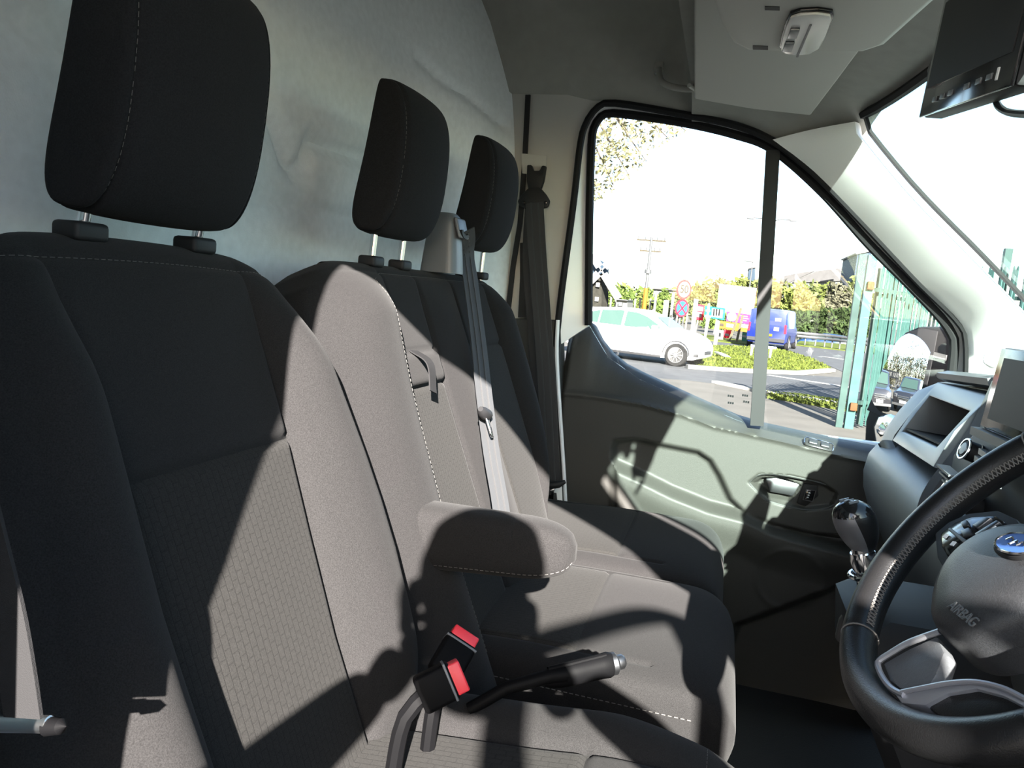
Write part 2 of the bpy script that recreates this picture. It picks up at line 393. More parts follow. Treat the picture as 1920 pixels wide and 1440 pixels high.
# bulkhead: moulded panel that folds forward to the B-pillar
def bulkhead():
    yz = lambda px, py, X=-.75: tuple(at(px, py, X=X)[1:])
    gro = [([yz(*p) for p in [(500, 170), (520, 235), (540, 300), (556, 322), (570, 312), (578, 290), (584, 268), (620, 280), (700, 303), (740, 315)]], -.0+.020, .017),
           ([yz(*p) for p in [(480, 376), (560, 388), (700, 416)]], .008, .011),
           ([yz(*p) for p in [(-60, 0), (0, 15), (70, 45), (170, 70)]], .016, .024),
           ([yz(*p) for p in [(489, -80), (493, 0), (498, 110)]], .016, .024),
           ([yz(825, 105, -.70), yz(865, 150, -.68), yz(910, 185, -.66), yz(965, 235, -.62)], .012, .013)]
    path = [(0.0, -.75), (1.64, -.75), (1.70, -.735), (2.03, -.645), (2.10, -.615), (2.26, -.60)]
    L = np.concatenate([[0], np.cumsum([math.dist(a, b) for a, b in zip(path[:-1], path[1:])])])
    us = np.linspace(0, L[-1], 210); zs = np.linspace(.66, 2.62, 190)
    ys = np.interp(us, L, [p[0] for p in path]); xs = np.interp(us, L, [p[1] for p in path])
    tx = np.gradient(xs, us); ty = np.gradient(ys, us)
    YY, ZZ = np.meshgrid(ys, zs, indexing='ij'); P2 = np.stack([YY.ravel(), ZZ.ravel()], 1); h = np.zeros(len(P2))
    for q, dep, wd in gro: d = seglen(P2, q); h -= dep*np.exp(-(d/wd)**2)
    pan = [yz(583, 268), yz(740, 315), yz(735, 420), yz(575, 392)]
    h += .006*sstep(sdf(P2, pan), -.02, .02)
    # top shaped to lean back, which darkens it; soft bulges between the ribs
    h += -.26*np.maximum(P2[:, 1]-1.92, 0)**2+.004*np.sin(P2[:, 0]*7)*np.sin(P2[:, 1]*5)
    h = h.reshape(YY.shape)
    G = np.zeros(YY.shape+(3,)); G[..., 0] = xs[:, None]+h*ty[:, None]; G[..., 1] = YY-h*tx[:, None]; G[..., 2] = ZZ
    o = sheet('wall_back', G, BULK, thick=.02, n=(-1, 0, 0)); tag(o, 'pale grey moulded bulkhead with pressed ribs behind the seats', kind='structure')
bulkhead()

# ceiling: side cant panels, high roof over the seats, low shelf over the windscreen
def zc(x): return 2.55-(2.55-2.235)*sstep(np.array(x), -.185, -.150)-.06*sstep(np.array(x), .0, .33)
def s1at(x): return float(np.interp(x, s1x, s1z)) if x > s1x[1] else float(S1[6][2])
def ceiling():
    xs = np.concatenate([np.linspace(-1.0, -.20, 12), np.linspace(-.19, -.145, 10), np.linspace(-.12, .262, 14)])
    R = []
    for x in xs:
        z1 = max(s1at(x), 2.0)+.012; 
        if x < -.42: z1 = 2.245
        c = float(zc(x)); z1 = min(z1, c-.05)
        yb = 0.0
        half = [(DY+.03, z1-.01), (DY, z1), (DY-.02, z1+.25*(c-z1)), (DY-.045, z1+.55*(c-z1)), (DY-.10, z1+.86*(c-z1)), (DY-.18, c), (1.6, c+.004), (1.35, c+.008)]
        bow = lambda y: .0
        xoff = lambda y: (.075*(1-((y-CABM)/.95)**2) if x > .05 else 0)*max(0, (x-.05)/.21)
        pts = [(x+xoff(y), y, z) for y, z in half]; pts += [tuple(mirY(p)) for p in reversed(pts)]
        R.append(pts)
    o = sheet('ceiling', R, HEAD, thick=.03, n=(0, 0, 1), ang=60); tag(o, 'grey headliner of the cab with the low shelf over the windscreen', kind='structure')
ceiling()

# A-pillar trims
def pillar(mirror, n):
    A = spline(np.vstack([S1[9:15], S1[15:17]]), 26); B = spline(WP, 26)
    A[:, 1] = DY-.012
    R = []
    for a, b in zip(A, B):
        row = []
        for t in np.linspace(0, 1, 9):
            p = a*(1-t)+b*t; p = p+np.array([-.35, -.6, .25])*.008*math.sin(math.pi*t); row.append(p)
        R.append(row)
    if mirror: R = [[mirY(p-np.array([0, 0, .055*(1-j/8)*float(sstep(np.array(p[0]), .18, .34))])) for j, p in enumerate(r)] for r in R]  # unseen driver's pillar shaped lower than its mirror image to shade the wheel
    s = -1 if mirror else 1
    o = sheet('trim_%d' % n, R, PILLAR, thick=.05, n=(.35, .8*s, .1)); tag(o, 'pale grey windscreen pillar trim on the %s side of the cab' % ("driver's" if mirror else "passenger's"), kind='structure')
pillar(False, 1); pillar(True, 2)

# B-pillars
def bpillar():
    root = empty('trim_3', (-.5, 2.1, .7)); tag(root, 'grey inner trim of the door pillar with the outer seat belt on it', kind='structure')
    def P(px, py, Y=2.10): return at(px, py, Y=Y)
    up = [P(945, 158), P(1060, 170), P(1140, 178), P(1120, 205), P(1100, 235), P(1085, 300), P(1070, 420), P(1050, 580), P(1030, 640), P(930, 600), P(938, 400)]
    prism('upper_trim', up, (0, .06, 0), PILLARB, root, .006)
    lo = [P(950, 596, 2.085), P(1048, 600, 2.085), P(1052, 740, 2.085), P(1060, 950, 2.085), P(1062, 1300, 2.085), P(900, 1300, 2.085), P(930, 900, 2.085)]
    prism('lower_trim', lo, (0, .07, 0), DOORP, root, .006)
    strip('belt_slot', [P(990, 455, 2.093), P(990, 520, 2.093), P(986, 596, 2.093)], (1, 0, 0), .045, .006, BLK, root)
    strip('gap_strip', [P(990, 178, 2.092), P(984, 300, 2.092), P(975, 420, 2.092), P(962, 500, 2.092), P(952, 590, 2.092)], (1, 0, 0), .014, .006, BLK, root)
    # height adjuster track of the belt
    prism('adjuster_track', [P(978, 288, 2.094), P(1026, 292, 2.094), P(1024, 330, 2.094), P(980, 326, 2.094)], (0, -.006, 0), PILLARB, root, .002)
    V = [P(1046, 600, 2.07), P(1044, 660, 2.07), P(1048, 740, 2.07), P(1056, 860, 2.07), P(1061, 950, 2.07), P(1062, 990, 2.07)]
    tube('painted_edge', spline(V, 20), .0055, PAINTW, root, 6)
    # driver's side
    o = prism('trim_4', [(-.76, .02, .64), (-.335, .02, .64), (-.305, .02, 1.3), (-.300, .02, 1.65), (-.31, .02, 2.05), (-.30, .02, 2.4), (-.76, .02, 2.62)], (0, .13, 0), PILLAR, None, .01)
    tag(o, "grey door pillar on the driver's side behind the open doorway", kind='structure')
bpillar()
# driver's door opening: cant rail and sill
rail = np.array([mirY(p) for p in S1[5:14]]); rail[:, 1] = .09
o = tube('trim_5', spline(rail+np.array([0, 0, .03]), 24), .035, BLK, None, 8); tag(o, "black rubber seal along the top of the driver's doorway", kind='structure')
o = rbox('trim_6', (.15, .06, .70), (.55, 0, 0), (0, .06, 0), (0, 0, .05), .02, BLK); tag(o, "black step sill of the driver's doorway", kind='structure')

# windscreen
def windscreen():
    A = spline(WP, 16)+np.array([.02, .0, .012]); R = []
    for a in A:
        b = mirY(a); row = []
        for t in np.linspace(0, 1, 25):
            p = a*(1-t)+b*t; p[0] += .10*math.sin(math.pi*t)**.8; row.append(p)
        R.append(row)
    R = np.array(R)
    root = empty('window_1', R[8, 12]); tag(root, 'raked windscreen with clear sky beyond it', kind='structure')
    sheet('pane', R, WGLASS, root, thick=.005, n=(.7, 0, .7))
    for side in (0, -1):
        P = R[:, side]+np.array([0, -.004 if side == 0 else .004, 0]); strip('edge_seal', P, (0, 1, 0), .022, .006, RUB, root)
    P = R[0]+np.array([-.004, 0, .004]); tube('header_seal', P, .011, RUB, root, 6)
windscreen()

# passenger door
def door():
    root = empty('door_1', (.1, 2.12, 1.2)); tag(root, "passenger's front door with dark grey inner trim and large side window", kind='structure')
    xz = lambda px, py: tuple(at(px, py, Y=DY)[[0, 2]])
    top = [xz(*p) for p in [(1056, 606), (1066, 602), (1092, 604), (1104, 612), (1118, 640), (1140, 668), (1165, 688), (1200, 706), (1300, 752), (1385, 790), (1440, 806), (1540, 828), (1640, 846), (1760, 872), (1900, 900)]]
    tx, tz = np.array([t[0] for t in top]), np.array([t[1] for t in top])
    crease = [xz(*p) for p in [(1050, 736), (1110, 742), (1200, 757), (1280, 778), (1340, 800), (1460, 826), (1560, 851), (1640, 868), (1900, 925)]]
    cx, cz = np.array([t[0] for t in crease]), np.array([t[1] for t in crease])
    us = np.concatenate([np.linspace(-.434, .60, 210)]); nv = 190
    G = np.zeros((len(us), nv, 3)); q = []
    for i, x in enumerate(us):
        zt = np.interp(x, tx, tz); G[i, :, 0] = x; G[i, :, 2] = np.linspace(.66, zt, nv)
    P2 = np.stack([G[..., 0].ravel(), G[..., 2].ravel()], 1)
    h = np.zeros(len(P2))                                # + = towards the cab
    zcr = np.interp(P2[:, 0], cx, cz); ztp = np.interp(P2[:, 0], tx, tz)
    above = np.clip((P2[:, 1]-zcr)/np.maximum(ztp-zcr, .01), 0, 1)
    h -= .062*above**.9+.02*above**6
    h += .004*np.exp(-((P2[:, 1]-zcr)/.006)**2)
    # wide recessed field bounded by the S-shaped ramp
    ramp = [xz(*p) for p in [(1152, 826), (1190, 822), (1260, 836), (1310, 846), (1334, 862), (1352, 892), (1372, 935), (1400, 962), (1450, 982), (1530, 1000), (1640, 1010), (1640, 1400), (1040, 1400), (1146, 1080), (1146, 840)]]
    h -= .026*sstep(sdf(P2, ramp), -.004, .016)
    # lower ledge of the pocket: a shelf rising again
    shelf = [xz(*p) for p in [(1150, 868), (1200, 890), (1260, 920), (1330, 948), (1400, 966), (1450, 990), (1560, 1020), (1700, 1050), (1700, 1400), (1040, 1400), (1146, 1080)]]
    h += .052*sstep(sdf(P2, shelf), -.010, .018)-.022*sstep(sdf(P2, shelf), .03, .12)
    # speaker ring and pocket low on the door
    c = np.array(xz(1480, 1085)); d = np.linalg.norm((P2-c)*[1, 1], axis=1); h += .0025*np.exp(-((d-.085)/.008)**2)
    pk = [xz(*p) for p in [(1380, 1172), (1640, 1075), (1640, 1400), (1300, 1400)]]; h -= .03*sstep(sdf(P2, pk), -.012, .02)
    # handle recess
    hr = [xz(*p) for p in [(1404, 905), (1425, 889), (1480, 892), (1540, 905), (1572, 925), (1560, 952), (1510, 958), (1440, 940)]]
    h -= .016*sstep(sdf(P2, hr), -.002, .006)
    hole = [xz(*p) for p in [(1428, 897), (1470, 897), (1504, 912), (1482, 944), (1440, 935), (1412, 908)]]
    h -= .025*sstep(sdf(P2, hole), -.001, .010)
    # reflector-like cover at the rear upper corner
    cv = [xz(*p) for p in [(1062, 622), (1076, 618), (1078, 646), (1064, 652)]]; dd = np.abs(sdf(P2, cv)); h -= .002*np.exp(-(dd/.0025)**2)
    # rounded rear edge
    h -= .02*(1-sstep(P2[:, 0], -.434, -.415))
    G[..., 1] = (DY-h).reshape(G.shape[:2])
    sheet('door_trim', G, DOORP, root, thick=.05, n=(0, 1, 0), ang=50)
    # pull handle and lock
    pt = lambda px, py, d=0: at(px, py, Y=DY)-np.array([0, d, 0])
    ring = [pt(*p, d=-.004) for p in [(1404, 905), (1416, 893), (1440, 888), (1480, 893), (1530, 904), (1560, 914), (1574, 930), (1560, 950), (1512, 957), (1440, 940), (1415, 918)]]
    tube('handle_bezel', spline(ring+[ring[0]], 50)[:-1], .0035, DOORL, root, 6, closed=True)
    hb = prism('door_handle', [pt(*p, d=-.020) for p in [(1436, 900), (1456, 899), (1502, 911), (1488, 935), (1470, 930), (1444, 926)]], (0, .012, 0), SATIN, root, .004)
    pl = prism('lock_plate', [pt(*p, d=-.012) for p in [(1508, 908), (1534, 912), (1536, 932), (1512, 952), (1494, 946)]], (0, .01, 0), BLK, root, .003)
    lk = prism('lock_button', [pt(*p, d=-.006) for p in [(1512, 918), (1530, 921), (1524, 941), (1506, 938)]], (0, .008, 0), BLKG, pl, .003)
    tube('lock_ring', [pt(*p, d=-.005) for p in [(1512, 918), (1530, 921), (1524, 941), (1506, 938)]], .0012, SATIN, pl, 5, closed=True)
    mb = MB()
    for k in range(3): mb.add(*g_box(pt(1518-2*k*.8, 925+4.2*k, d=-.0045), (.0022, 0, 0), (0, .001, 0), (0, 0, .0012)))
    mb.build('lock_symbol', WHITE, pl)
    # window switch on the sill
    cen = at(1533, 838, Y=DY+.020); dx = nrm(at(1562, 846, Y=DY+.02)-at(1505, 831, Y=DY+.02)); nn = nrm(np.cross(dx, (0, .6, .5)))
    nn = nn if nn[2] > 0 else -nn; dy = np.cross(nn, dx)
    sw = rbox('switch_plate', cen+nn*.006, dx*.036, dy*.013, nn*.006, .004, BLK, root)
    for s in (-1, 1): rbox('window_switch', cen+nn*.013+dx*.015*s, dx*.011, dy*.007, nn*.004, .002, SATIN, sw)
    tube('switch_ring', [cen+nn*.0125+dx*.036*a+dy*.013*b for a, b in ((-1, -.6), (-.9, -1), (.9, -1), (1, -.6), (1, .6), (.9, 1), (-.9, 1), (-1, .6))], .0013, CHROME, sw, 5, closed=True)
    # window frame, seals, quarter bar, glass
    A = spline(S1, 90); B = spline(S2, 90)
    tube('door_seal', A+np.array([0, -.004, 0]), .0095, RUB, root, 8)
    R = [[a*(1-t)+b*t+np.array([0, .012, 0]) for t in (0.05, .3, .6, .95)] for a, b in zip(A, B)]
    sheet('window_frame', R, PAINTW, root, thick=.02, n=(0, 1, 0))
    top_in = (A*.33+B*.67)
    tube('window_seal', B+np.array([0, -.006, 0]), .0115, RUB, root, 8)
    q0, q1 = at(1449, 283, Y=DY+.025), at(1419, 797, Y=DY+.025)
    V, Fc = bar(q0, q1, .034, .03, up=(0, 1, 0)); mesh('quarter_bar', V, Fc, BLK, root)
    gl = [p+np.array([0, .006, 0]) for p in S2]+[at(*p, Y=DY+.04) for p in [(1640, 856), (1540, 836), (1400, 795), (1300, 755), (1200, 712), (1140, 670)]]
    # flat triangulated pane pushed to a thin slab
    prism('pane', gl, (0, .004, 0), GLASS, root)
    mb = MB()
    for r_, (px, py) in enumerate([(1366, 742), (1393, 741), (1366, 755), (1395, 753)]):
        for k in range(3):
            c = at(px+4*k, py+.6*k, Y=DY+.033); mb.add(*g_box(c, (.0022, 0, 0), (0, .0003, 0), (0, 0, .0028)))
    mb.build('glass_mark', INK, root)
door()
# outer skin of the van below the passenger window and cab nose, so light only enters by the openings
o = rbox('wall_left', (.15, 2.22, 1.0), (.62, 0, 0), (0, .02, 0), (0, 0, .38), .01, PAINTW); tag(o, "white outer skin of the passenger's door", kind='structure')

def driver_door():
    root = empty('door_2', (.78, .06, .7)); tag(root, "driver's door standing open beside the camera", kind='structure')
    H = np.array([.78, .05, 0.]); a = math.radians(68); dr = np.array([-math.cos(a), -math.sin(a), 0]); nn = np.array([-dr[1], dr[0], 0])
    T = lambda p, e=0: H+dr*(H[0]-p[0])+nn*e+np.array([0, 0, p[2]])
    A = spline(S1, 80); B = spline(S2, 80)
    R = [[T(q*(1-t)+r_*t) for t in (0, .35, .7, 1.0)] for q, r_ in zip(A, B)]
    sheet('window_frame', R, BLK, root, thick=.05, n=nn)
    tube('window_seal', [T(p, .02) for p in B], .012, RUB, root, 6)
    low = [at(*p, Y=DY) for p in [(1043, 640), (1104, 612), (1118, 640), (1165, 688), (1300, 752), (1440, 806), (1640, 846), (1810, 880)]]
    P = [T(p) for p in low]+[T(np.array([.70, 0, .85])), T(np.array([.55, 0, .70])), T(np.array([-.40, 0, .70]))]
    prism('door_panel', P, nn*.09, DOORP, root, .01)
    q0, q1 = at(1449, 283, Y=DY), at(1419, 797, Y=DY); V, Fc = bar(T(q0, .02), T(q1, .02), .034, .03, up=tuple(nn)); mesh('quarter_bar', V, Fc, BLK, root)
    gl = [T(p, .03) for p in S2]+[T(at(*p, Y=DY), .03) for p in [(1640, 856), (1540, 836), (1400, 795), (1300, 755), (1200, 712), (1140, 670)]]
    prism('pane', gl, nn*.004, GLASS, root)
driver_door()

# ================================================================== SEATS
def pad(root, O, L, W, D, ls, hw, T, prof, region, names, mats, N=90, p=6.0, brk=None, rows=()):
    """closed padded body: rows along L, width W, front face towards D"""
    O, L, W, D = (np.asarray(v, float) for v in (O, L, W, D))
    x = np.linspace(-1, 1, N); s = x*(1.5-.5*x*x); rings = []
    xb = np.linspace(-1, 1, 24); sb = (xb*(1.5-.5*xb*xb))[::-1][1:-1]
    def d_at(w, l):
        h, t = hw(l), T(l); sv = np.clip(np.abs(np.asarray(w)/h), 0, 1)
        return t/2*(1-sv**p)**(1/p)+prof(np.asarray(w, float), l)*min(1, t/.06)*(1-sv**8)
    cen = getattr(hw, 'c', lambda l: 0.0); ls = np.array(sorted(set([round(float(v), 5) for v in ls]+[round(float(v), 5) for v in rows]))); ls = ls[np.concatenate([[True], np.diff(ls) > .0006])]
    idx = None
    if brk:
        l0 = ls[len(ls)//2]; idx = [0]+[int(np.argmin(np.abs(s*hw(l0)-(b_-cen(l0))))) for b_ in brk(l0)]+[N-1]
    def cols(l):
        h = hw(l)
        if idx is None: return s*h
        b_ = [-h]+[min(max(v-cen(l), -h*.97+i*.002), h*.97) for i, v in enumerate(brk(l))]+[h]; w_ = np.empty(N)
        for (i0, i1), (a0, a1) in zip(zip(idx[:-1], idx[1:]), zip(b_[:-1], b_[1:])): w_[i0:i1+1] = a0+(a1-a0)*(s[i0:i1+1]-s[i0])/(s[i1]-s[i0])
        return w_
    for l in ls:
        h, t = hw(l), T(l); wf = cols(l); df = d_at(wf, l)
        wb = sb*h; db = -t/2*(1-np.abs(sb)**p)**(1/p)
        ww = np.concatenate([wf, wb]); dd = np.concatenate([df, db])
        rings.append(O+L*l+W*(ww[:, None]+cen(l))+D*dd[:, None])
    n = len(rings[0]); V = np.concatenate(rings); groups = {}
    for i in range(len(ls)-1):
        lm = (ls[i]+ls[i+1])/2; h = hw(lm)
        wf = cols(lm); wm = (wf[:-1]+wf[1:])/2; rg = region(wm+cen(lm), lm)
        for k in range(n):
            g = int(rg[k]) if k < N-1 else 0
            groups.setdefault(g, []).append((i*n+k, i*n+(k+1) % n, (i+1)*n+(k+1) % n, (i+1)*n+k))
    groups.setdefault(0, []); groups[0] += [tuple(range(n-1, -1, -1)), tuple(range((len(ls)-1)*n, len(ls)*n))]
    out = {}
    for g, fs in sorted(groups.items()):
        used = sorted({i for f in fs for i in f}); mp = {u: j for j, u in enumerate(used)}
        out[g] = mesh(names[g], V[used], [tuple(mp[i] for i in f) for f in fs], mats[g], root, ang=75)
    return out, (lambda w, l, e=0.0: O+L*l+W*(w)+D*(float(d_at(np.array([w-cen(l)]), l)[0])+e))
def curve(xs, ys): xs = np.array(xs, float); ys = np.array(ys, float); o = np.argsort(xs); return lambda v: float(np.interp(v, xs[o], ys[o]))
K = .42; RL = nrm((-K, 0, 1)); RD = nrm((1, 0, K))       # recline axis and facing direction of the backrests

def headrest(root, c, w=.215, t=.088, h=.25, lean=.10):
    hd = empty('headrest', c); hd.parent = root; hd.location = tuple(np.asarray(c)-np.array(root.location))
    up = nrm((lean, 0, 1)); f = nrm(np.cross((0, 1, 0), up)); f = f if f[0] > 0 else -f; Y = np.array([0, 1., 0])
    # rings stacked along the width so that side panels can be split off
    N = 56; body = []; ph = np.linspace(0, 2*math.pi, N, endpoint=False)
    def ring(s):            # s in -1..1 across the width
        k = (1-abs(s)**4.5)**(1/4.5); kk = .80+.20*k if abs(s) < .999 else .8
        e = (1-min(1, abs(s))**7)**(1/7) if abs(s) < 1 else 0
        R = []
        for a in ph:
            cx, sz = math.cos(a), math.sin(a)
            ex = 2/3.2; x = math.copysign(abs(cx)**ex, cx)*t/2; z = math.copysign(abs(sz)**ex, sz)*h/2
            z *= 1-.03*abs(s)**2
            fwd = .016*(1-s*s)*(1 if cx > 0 else .2)*max(0, cx) - .010*(z/(h/2))**2
            sc = .30+.70*e
            if cx < 0: x *= 1-.72*(z/h+.5)
            g = .004*math.exp(-((abs(s)-.90)/.018)**2)
            rr = 1-g/(t/2)
            R.append(np.asarray(c)+f*((x*(.45+.55*e))*rr+fwd*e)+up*(z*(.86+.14*e)*rr)+Y*(s*w/2))
        return R
    ss = np.concatenate([-1+.0*np.arange(1), [-.998, -.99, -.975, -.955, -.93, -.915], np.linspace(-.90, .90, 40), [.915, .93, .955, .975, .99, .998, 1.0]])
    rings = [ring(float(np.clip(s, -.9995, .9995))) for s in ss]
    loft('cushion', rings, FABH, hd, ang=80)
    st = [p+f*.0006 for p in ring(-.915)]; ctr = np.mean(st, 0); st = [p+(p-ctr)*.008 for p in st]
    stitches('stitching', st+[st[0]], .0075, .00033, THREAD, hd)
    st2 = [mp for mp in ring(.915)]; st2 = [p+(p-ctr)*.0+(p-np.mean(st2, 0))*.008 for p in st2]
    stitches('stitching', st2+[st2[0]], .0075, .00033, THREAD, hd)
    return hd, f, up
def posts(root, hd, c, base, sp=.06, r=.0062):
    for s in (-1, 1):
        b = np.asarray(base)+np.array([0, s*sp, 0]); tp = np.asarray(c)+np.array([-.016, s*sp, -.09])
        tube('post', [b-np.array([0, 0, .05]), b, tp], r, CHROME, hd, 12)
        g = rbox('post_guide', b+np.array([.0, 0, .004]), (.016, 0, 0), (0, .020, 0), (0, 0, .009), .005, BLK, root)

def driver_seat():
    yc = .668
    root = empty('captain_chair', (-.35, yc, .95), "large black fabric driver's seat nearest the camera, sunlit on one side", 'seat')
    zl = lambda l: 1.731+l*RL[2]                       # l = 0 at the top, negative below
    hwz = curve([1.05, 1.15, 1.22, 1.28, 1.34, 1.40, 1.46, 1.54, 1.60, 1.64, 1.675, 1.70, 1.717, 1.730, 1.7395], [.20, .235, .258, .272, .282, .282, .274, .256, .244, .232, .215, .192, .168, .130, .075])
    hw = lambda l: hwz(zl(l)); hw.c = lambda l: 0.0
    def T(l): return max(.012, .135*math.sqrt(max(0, 1-max(0, (l+.075)/.0765)**2.6)))
    O = np.array([-.577-.135/2*RD[0], yc, 1.734-.0675*RD[2]])
    seamL = curve([1.05, 1.285, 1.40, 1.50, 1.60, 1.70], [-.150, -.148, -.150, -.145, -.142, -.150]); seamR = curve([1.05, 1.285, 1.40, 1.505, 1.60, 1.70], [.090, .093, .105, .118, .124, .125])
    zs0 = 1.502
    def prof(wv, l):
        z = zl(l); a, b = seamL(z), seamR(z); h = hw(l)
        k = float(sstep(np.array(1.72-z), 0, .16)); lowk = float(sstep(np.array(z), 1.08, 1.25))
        tl = np.clip((a-wv)/(h+a), 0, 1); tr = np.clip((wv-b)/(h-b), 0, 1)
        bol = .050*k*lowk*(np.sin(np.pi*np.clip(tl*1.05, 0, 1))**.8+np.sin(np.pi*np.clip(tr*1.05, 0, 1))**.8)
        o = bol-.006*np.exp(-((wv-a)/.0045)**2)*k-.006*np.exp(-((wv-b)/.0045)**2)*k
        inside = (wv > a) & (wv < b)
        o = o+np.where(inside, -.0065*math.exp(-((z-zs0)/.0045)**2)+.010*np.sin(np.pi*np.clip((wv-a)/(b-a), 0, 1))*.6*float(sstep(np.array(z), 1.15, 1.4)), 0)
        g = np.exp(-((np.abs(wv)-(h-.030))/.004)**2)*.003*k
        return o-g-.004*math.exp(-((l+.040)/.0045)**2)
    def region(wv, l):
        z = zl(l); a, b = seamL(z), seamR(z); i = (wv > a) & (wv < b) & (z < 1.695)
        return np.where(i, 2 if z < zs0 else 1, 0)
    ls = np.concatenate([np.linspace(-.74, -.10, 120), np.linspace(-.097, -.03, 20), np.linspace(-.027, .0015, 18)])
    out, sf = pad(root, O, RL, (0, 1, 0), RD, ls, hw, T, prof, region, ['backrest', 'upper_panel', 'insert_panel'], [FAB, FAB, FABI], N=120, brk=lambda l: [seamL(zl(l)), seamR(zl(l))], rows=[(zs0-1.731)/RL[2], (1.695-1.731)/RL[2]])
    out[2]['label'] = 'insert panel in patterned weave'
    arc = [sf(w, -.040, .0005) for w in np.linspace(-.20, .20, 60)]
    stitches('stitching', arc, .0075, .00033, THREAD, root)
    # cushion
    c_hw = curve([-.50, -.44, -.36, .0, .10, .155, .18, .192], [.16, .22, .238, .242, .236, .215, .19, .15]); hw2 = lambda l: c_hw(l)
    T2 = lambda l: .20*math.sqrt(max(.004, 1-max(0, (l-.05)/.1435)**3))
    def prof2(wv, l):
        h = hw2(l); s = np.abs(wv)/h; bol = .026*np.sin(np.pi*np.clip((s-.55)/.5, 0, 1)); k = float(sstep(np.array(.17-l), 0, .2))
        o = bol*k-.006*np.exp(-((s*h-.55*h)/.0045)**2)*k
        return o+np.where(s < .55, -.006*math.exp(-((l+.03)/.0045)**2), 0)+.012*math.exp(-((l-.02)/.10)**2)-.014*float(sstep(np.array(-l), .1, .4))
    def reg2(wv, l): return np.where((np.abs(wv) < .55*hw2(l)) & (l < -.03), 1, 0)
    out2, sf2 = pad(root, (-.06, yc-.0, 1.088), nrm((1, 0, .04)), (0, 1, 0), nrm((-.04, 0, 1)), np.concatenate([np.linspace(-.44, .05, 90), np.linspace(.055, .1925, 40)]), hw2, T2, prof2, reg2, ['seat_cushion', 'cushion_insert'], [FAB, FABI], N=90, brk=lambda l: [-.55*hw2(l), .55*hw2(l)], rows=[-.03])
    out2[1]['label'] = 'cushion centre in patterned weave'
    stitches('stitching', [sf2(w, .10, .0005) for w in np.linspace(-.2, .2, 40)], .0075, .00033, THREAD, root)
    # plinth and side cover
    rbox('seat_base', (-.14, yc, .82), (.24, 0, 0), (0, .20, 0), (0, 0, .165), .03, BLK, root)
    rbox('side_cover', (-.20, yc+.225, 1.02), (.20, 0, 0), (0, .014, 0), (0, 0, .06), .012, DASH, root)
    lathe('recliner_knob', (-.335, yc+.232, 1.10), (0, 1, 0), [(.0001, 0), (.045, 0), (.045, .02), (.038, .028), (.0001, .028)], DASH, root, 20)
    # armrest on the inboard side
    S = []; p0, p1 = at(715, 990, Y=.985), at(1080, 1036, Y=.985); ax = nrm(p1-p0); upv = nrm(np.cross((0, 1, 0), -ax)); upv = upv if upv[2] > 0 else -upv
    Lx = np.linalg.norm(p1-p0); tt = np.concatenate([np.linspace(0, .72, 24), 1-.28*np.cos(np.linspace(0, math.pi/2, 18))**1.0])
    for t in tt:
        e = math.sqrt(max(0.003, 1-(max(0, (t-.74)/.26))**2.4)) ; hh = (.049-.011*t)*(.25+.75*e if t > .74 else 1); ww = .036*(.2+.8*e if t > .74 else 1)
        e0 = min(1, .8+t*4); S.append([p0+ax*Lx*t+np.array([0, 1, 0])*ww*math.copysign(abs(math.cos(a))**.62, math.cos(a))*e0+upv*hh*math.copysign(abs(math.sin(a))**.62, math.sin(a))*e0 for a in np.linspace(0, 2*math.pi, 40, endpoint=False)])
    arm = loft('armrest', S, FAB, root, ang=80)
    st = [s[int(40*.61)]+np.array([0, -.0008, 0]) for s in S]; stitches('stitching', st, .0075, .0004, THREAD, arm)
    # headrest
    hc = at(318, 178, D=.765); hd, f, up = headrest(root, hc, .212, .094, .264, .10)
    posts(root, hd, hc, (-.594, yc, 1.716), .080)
    return root
driver_seat()

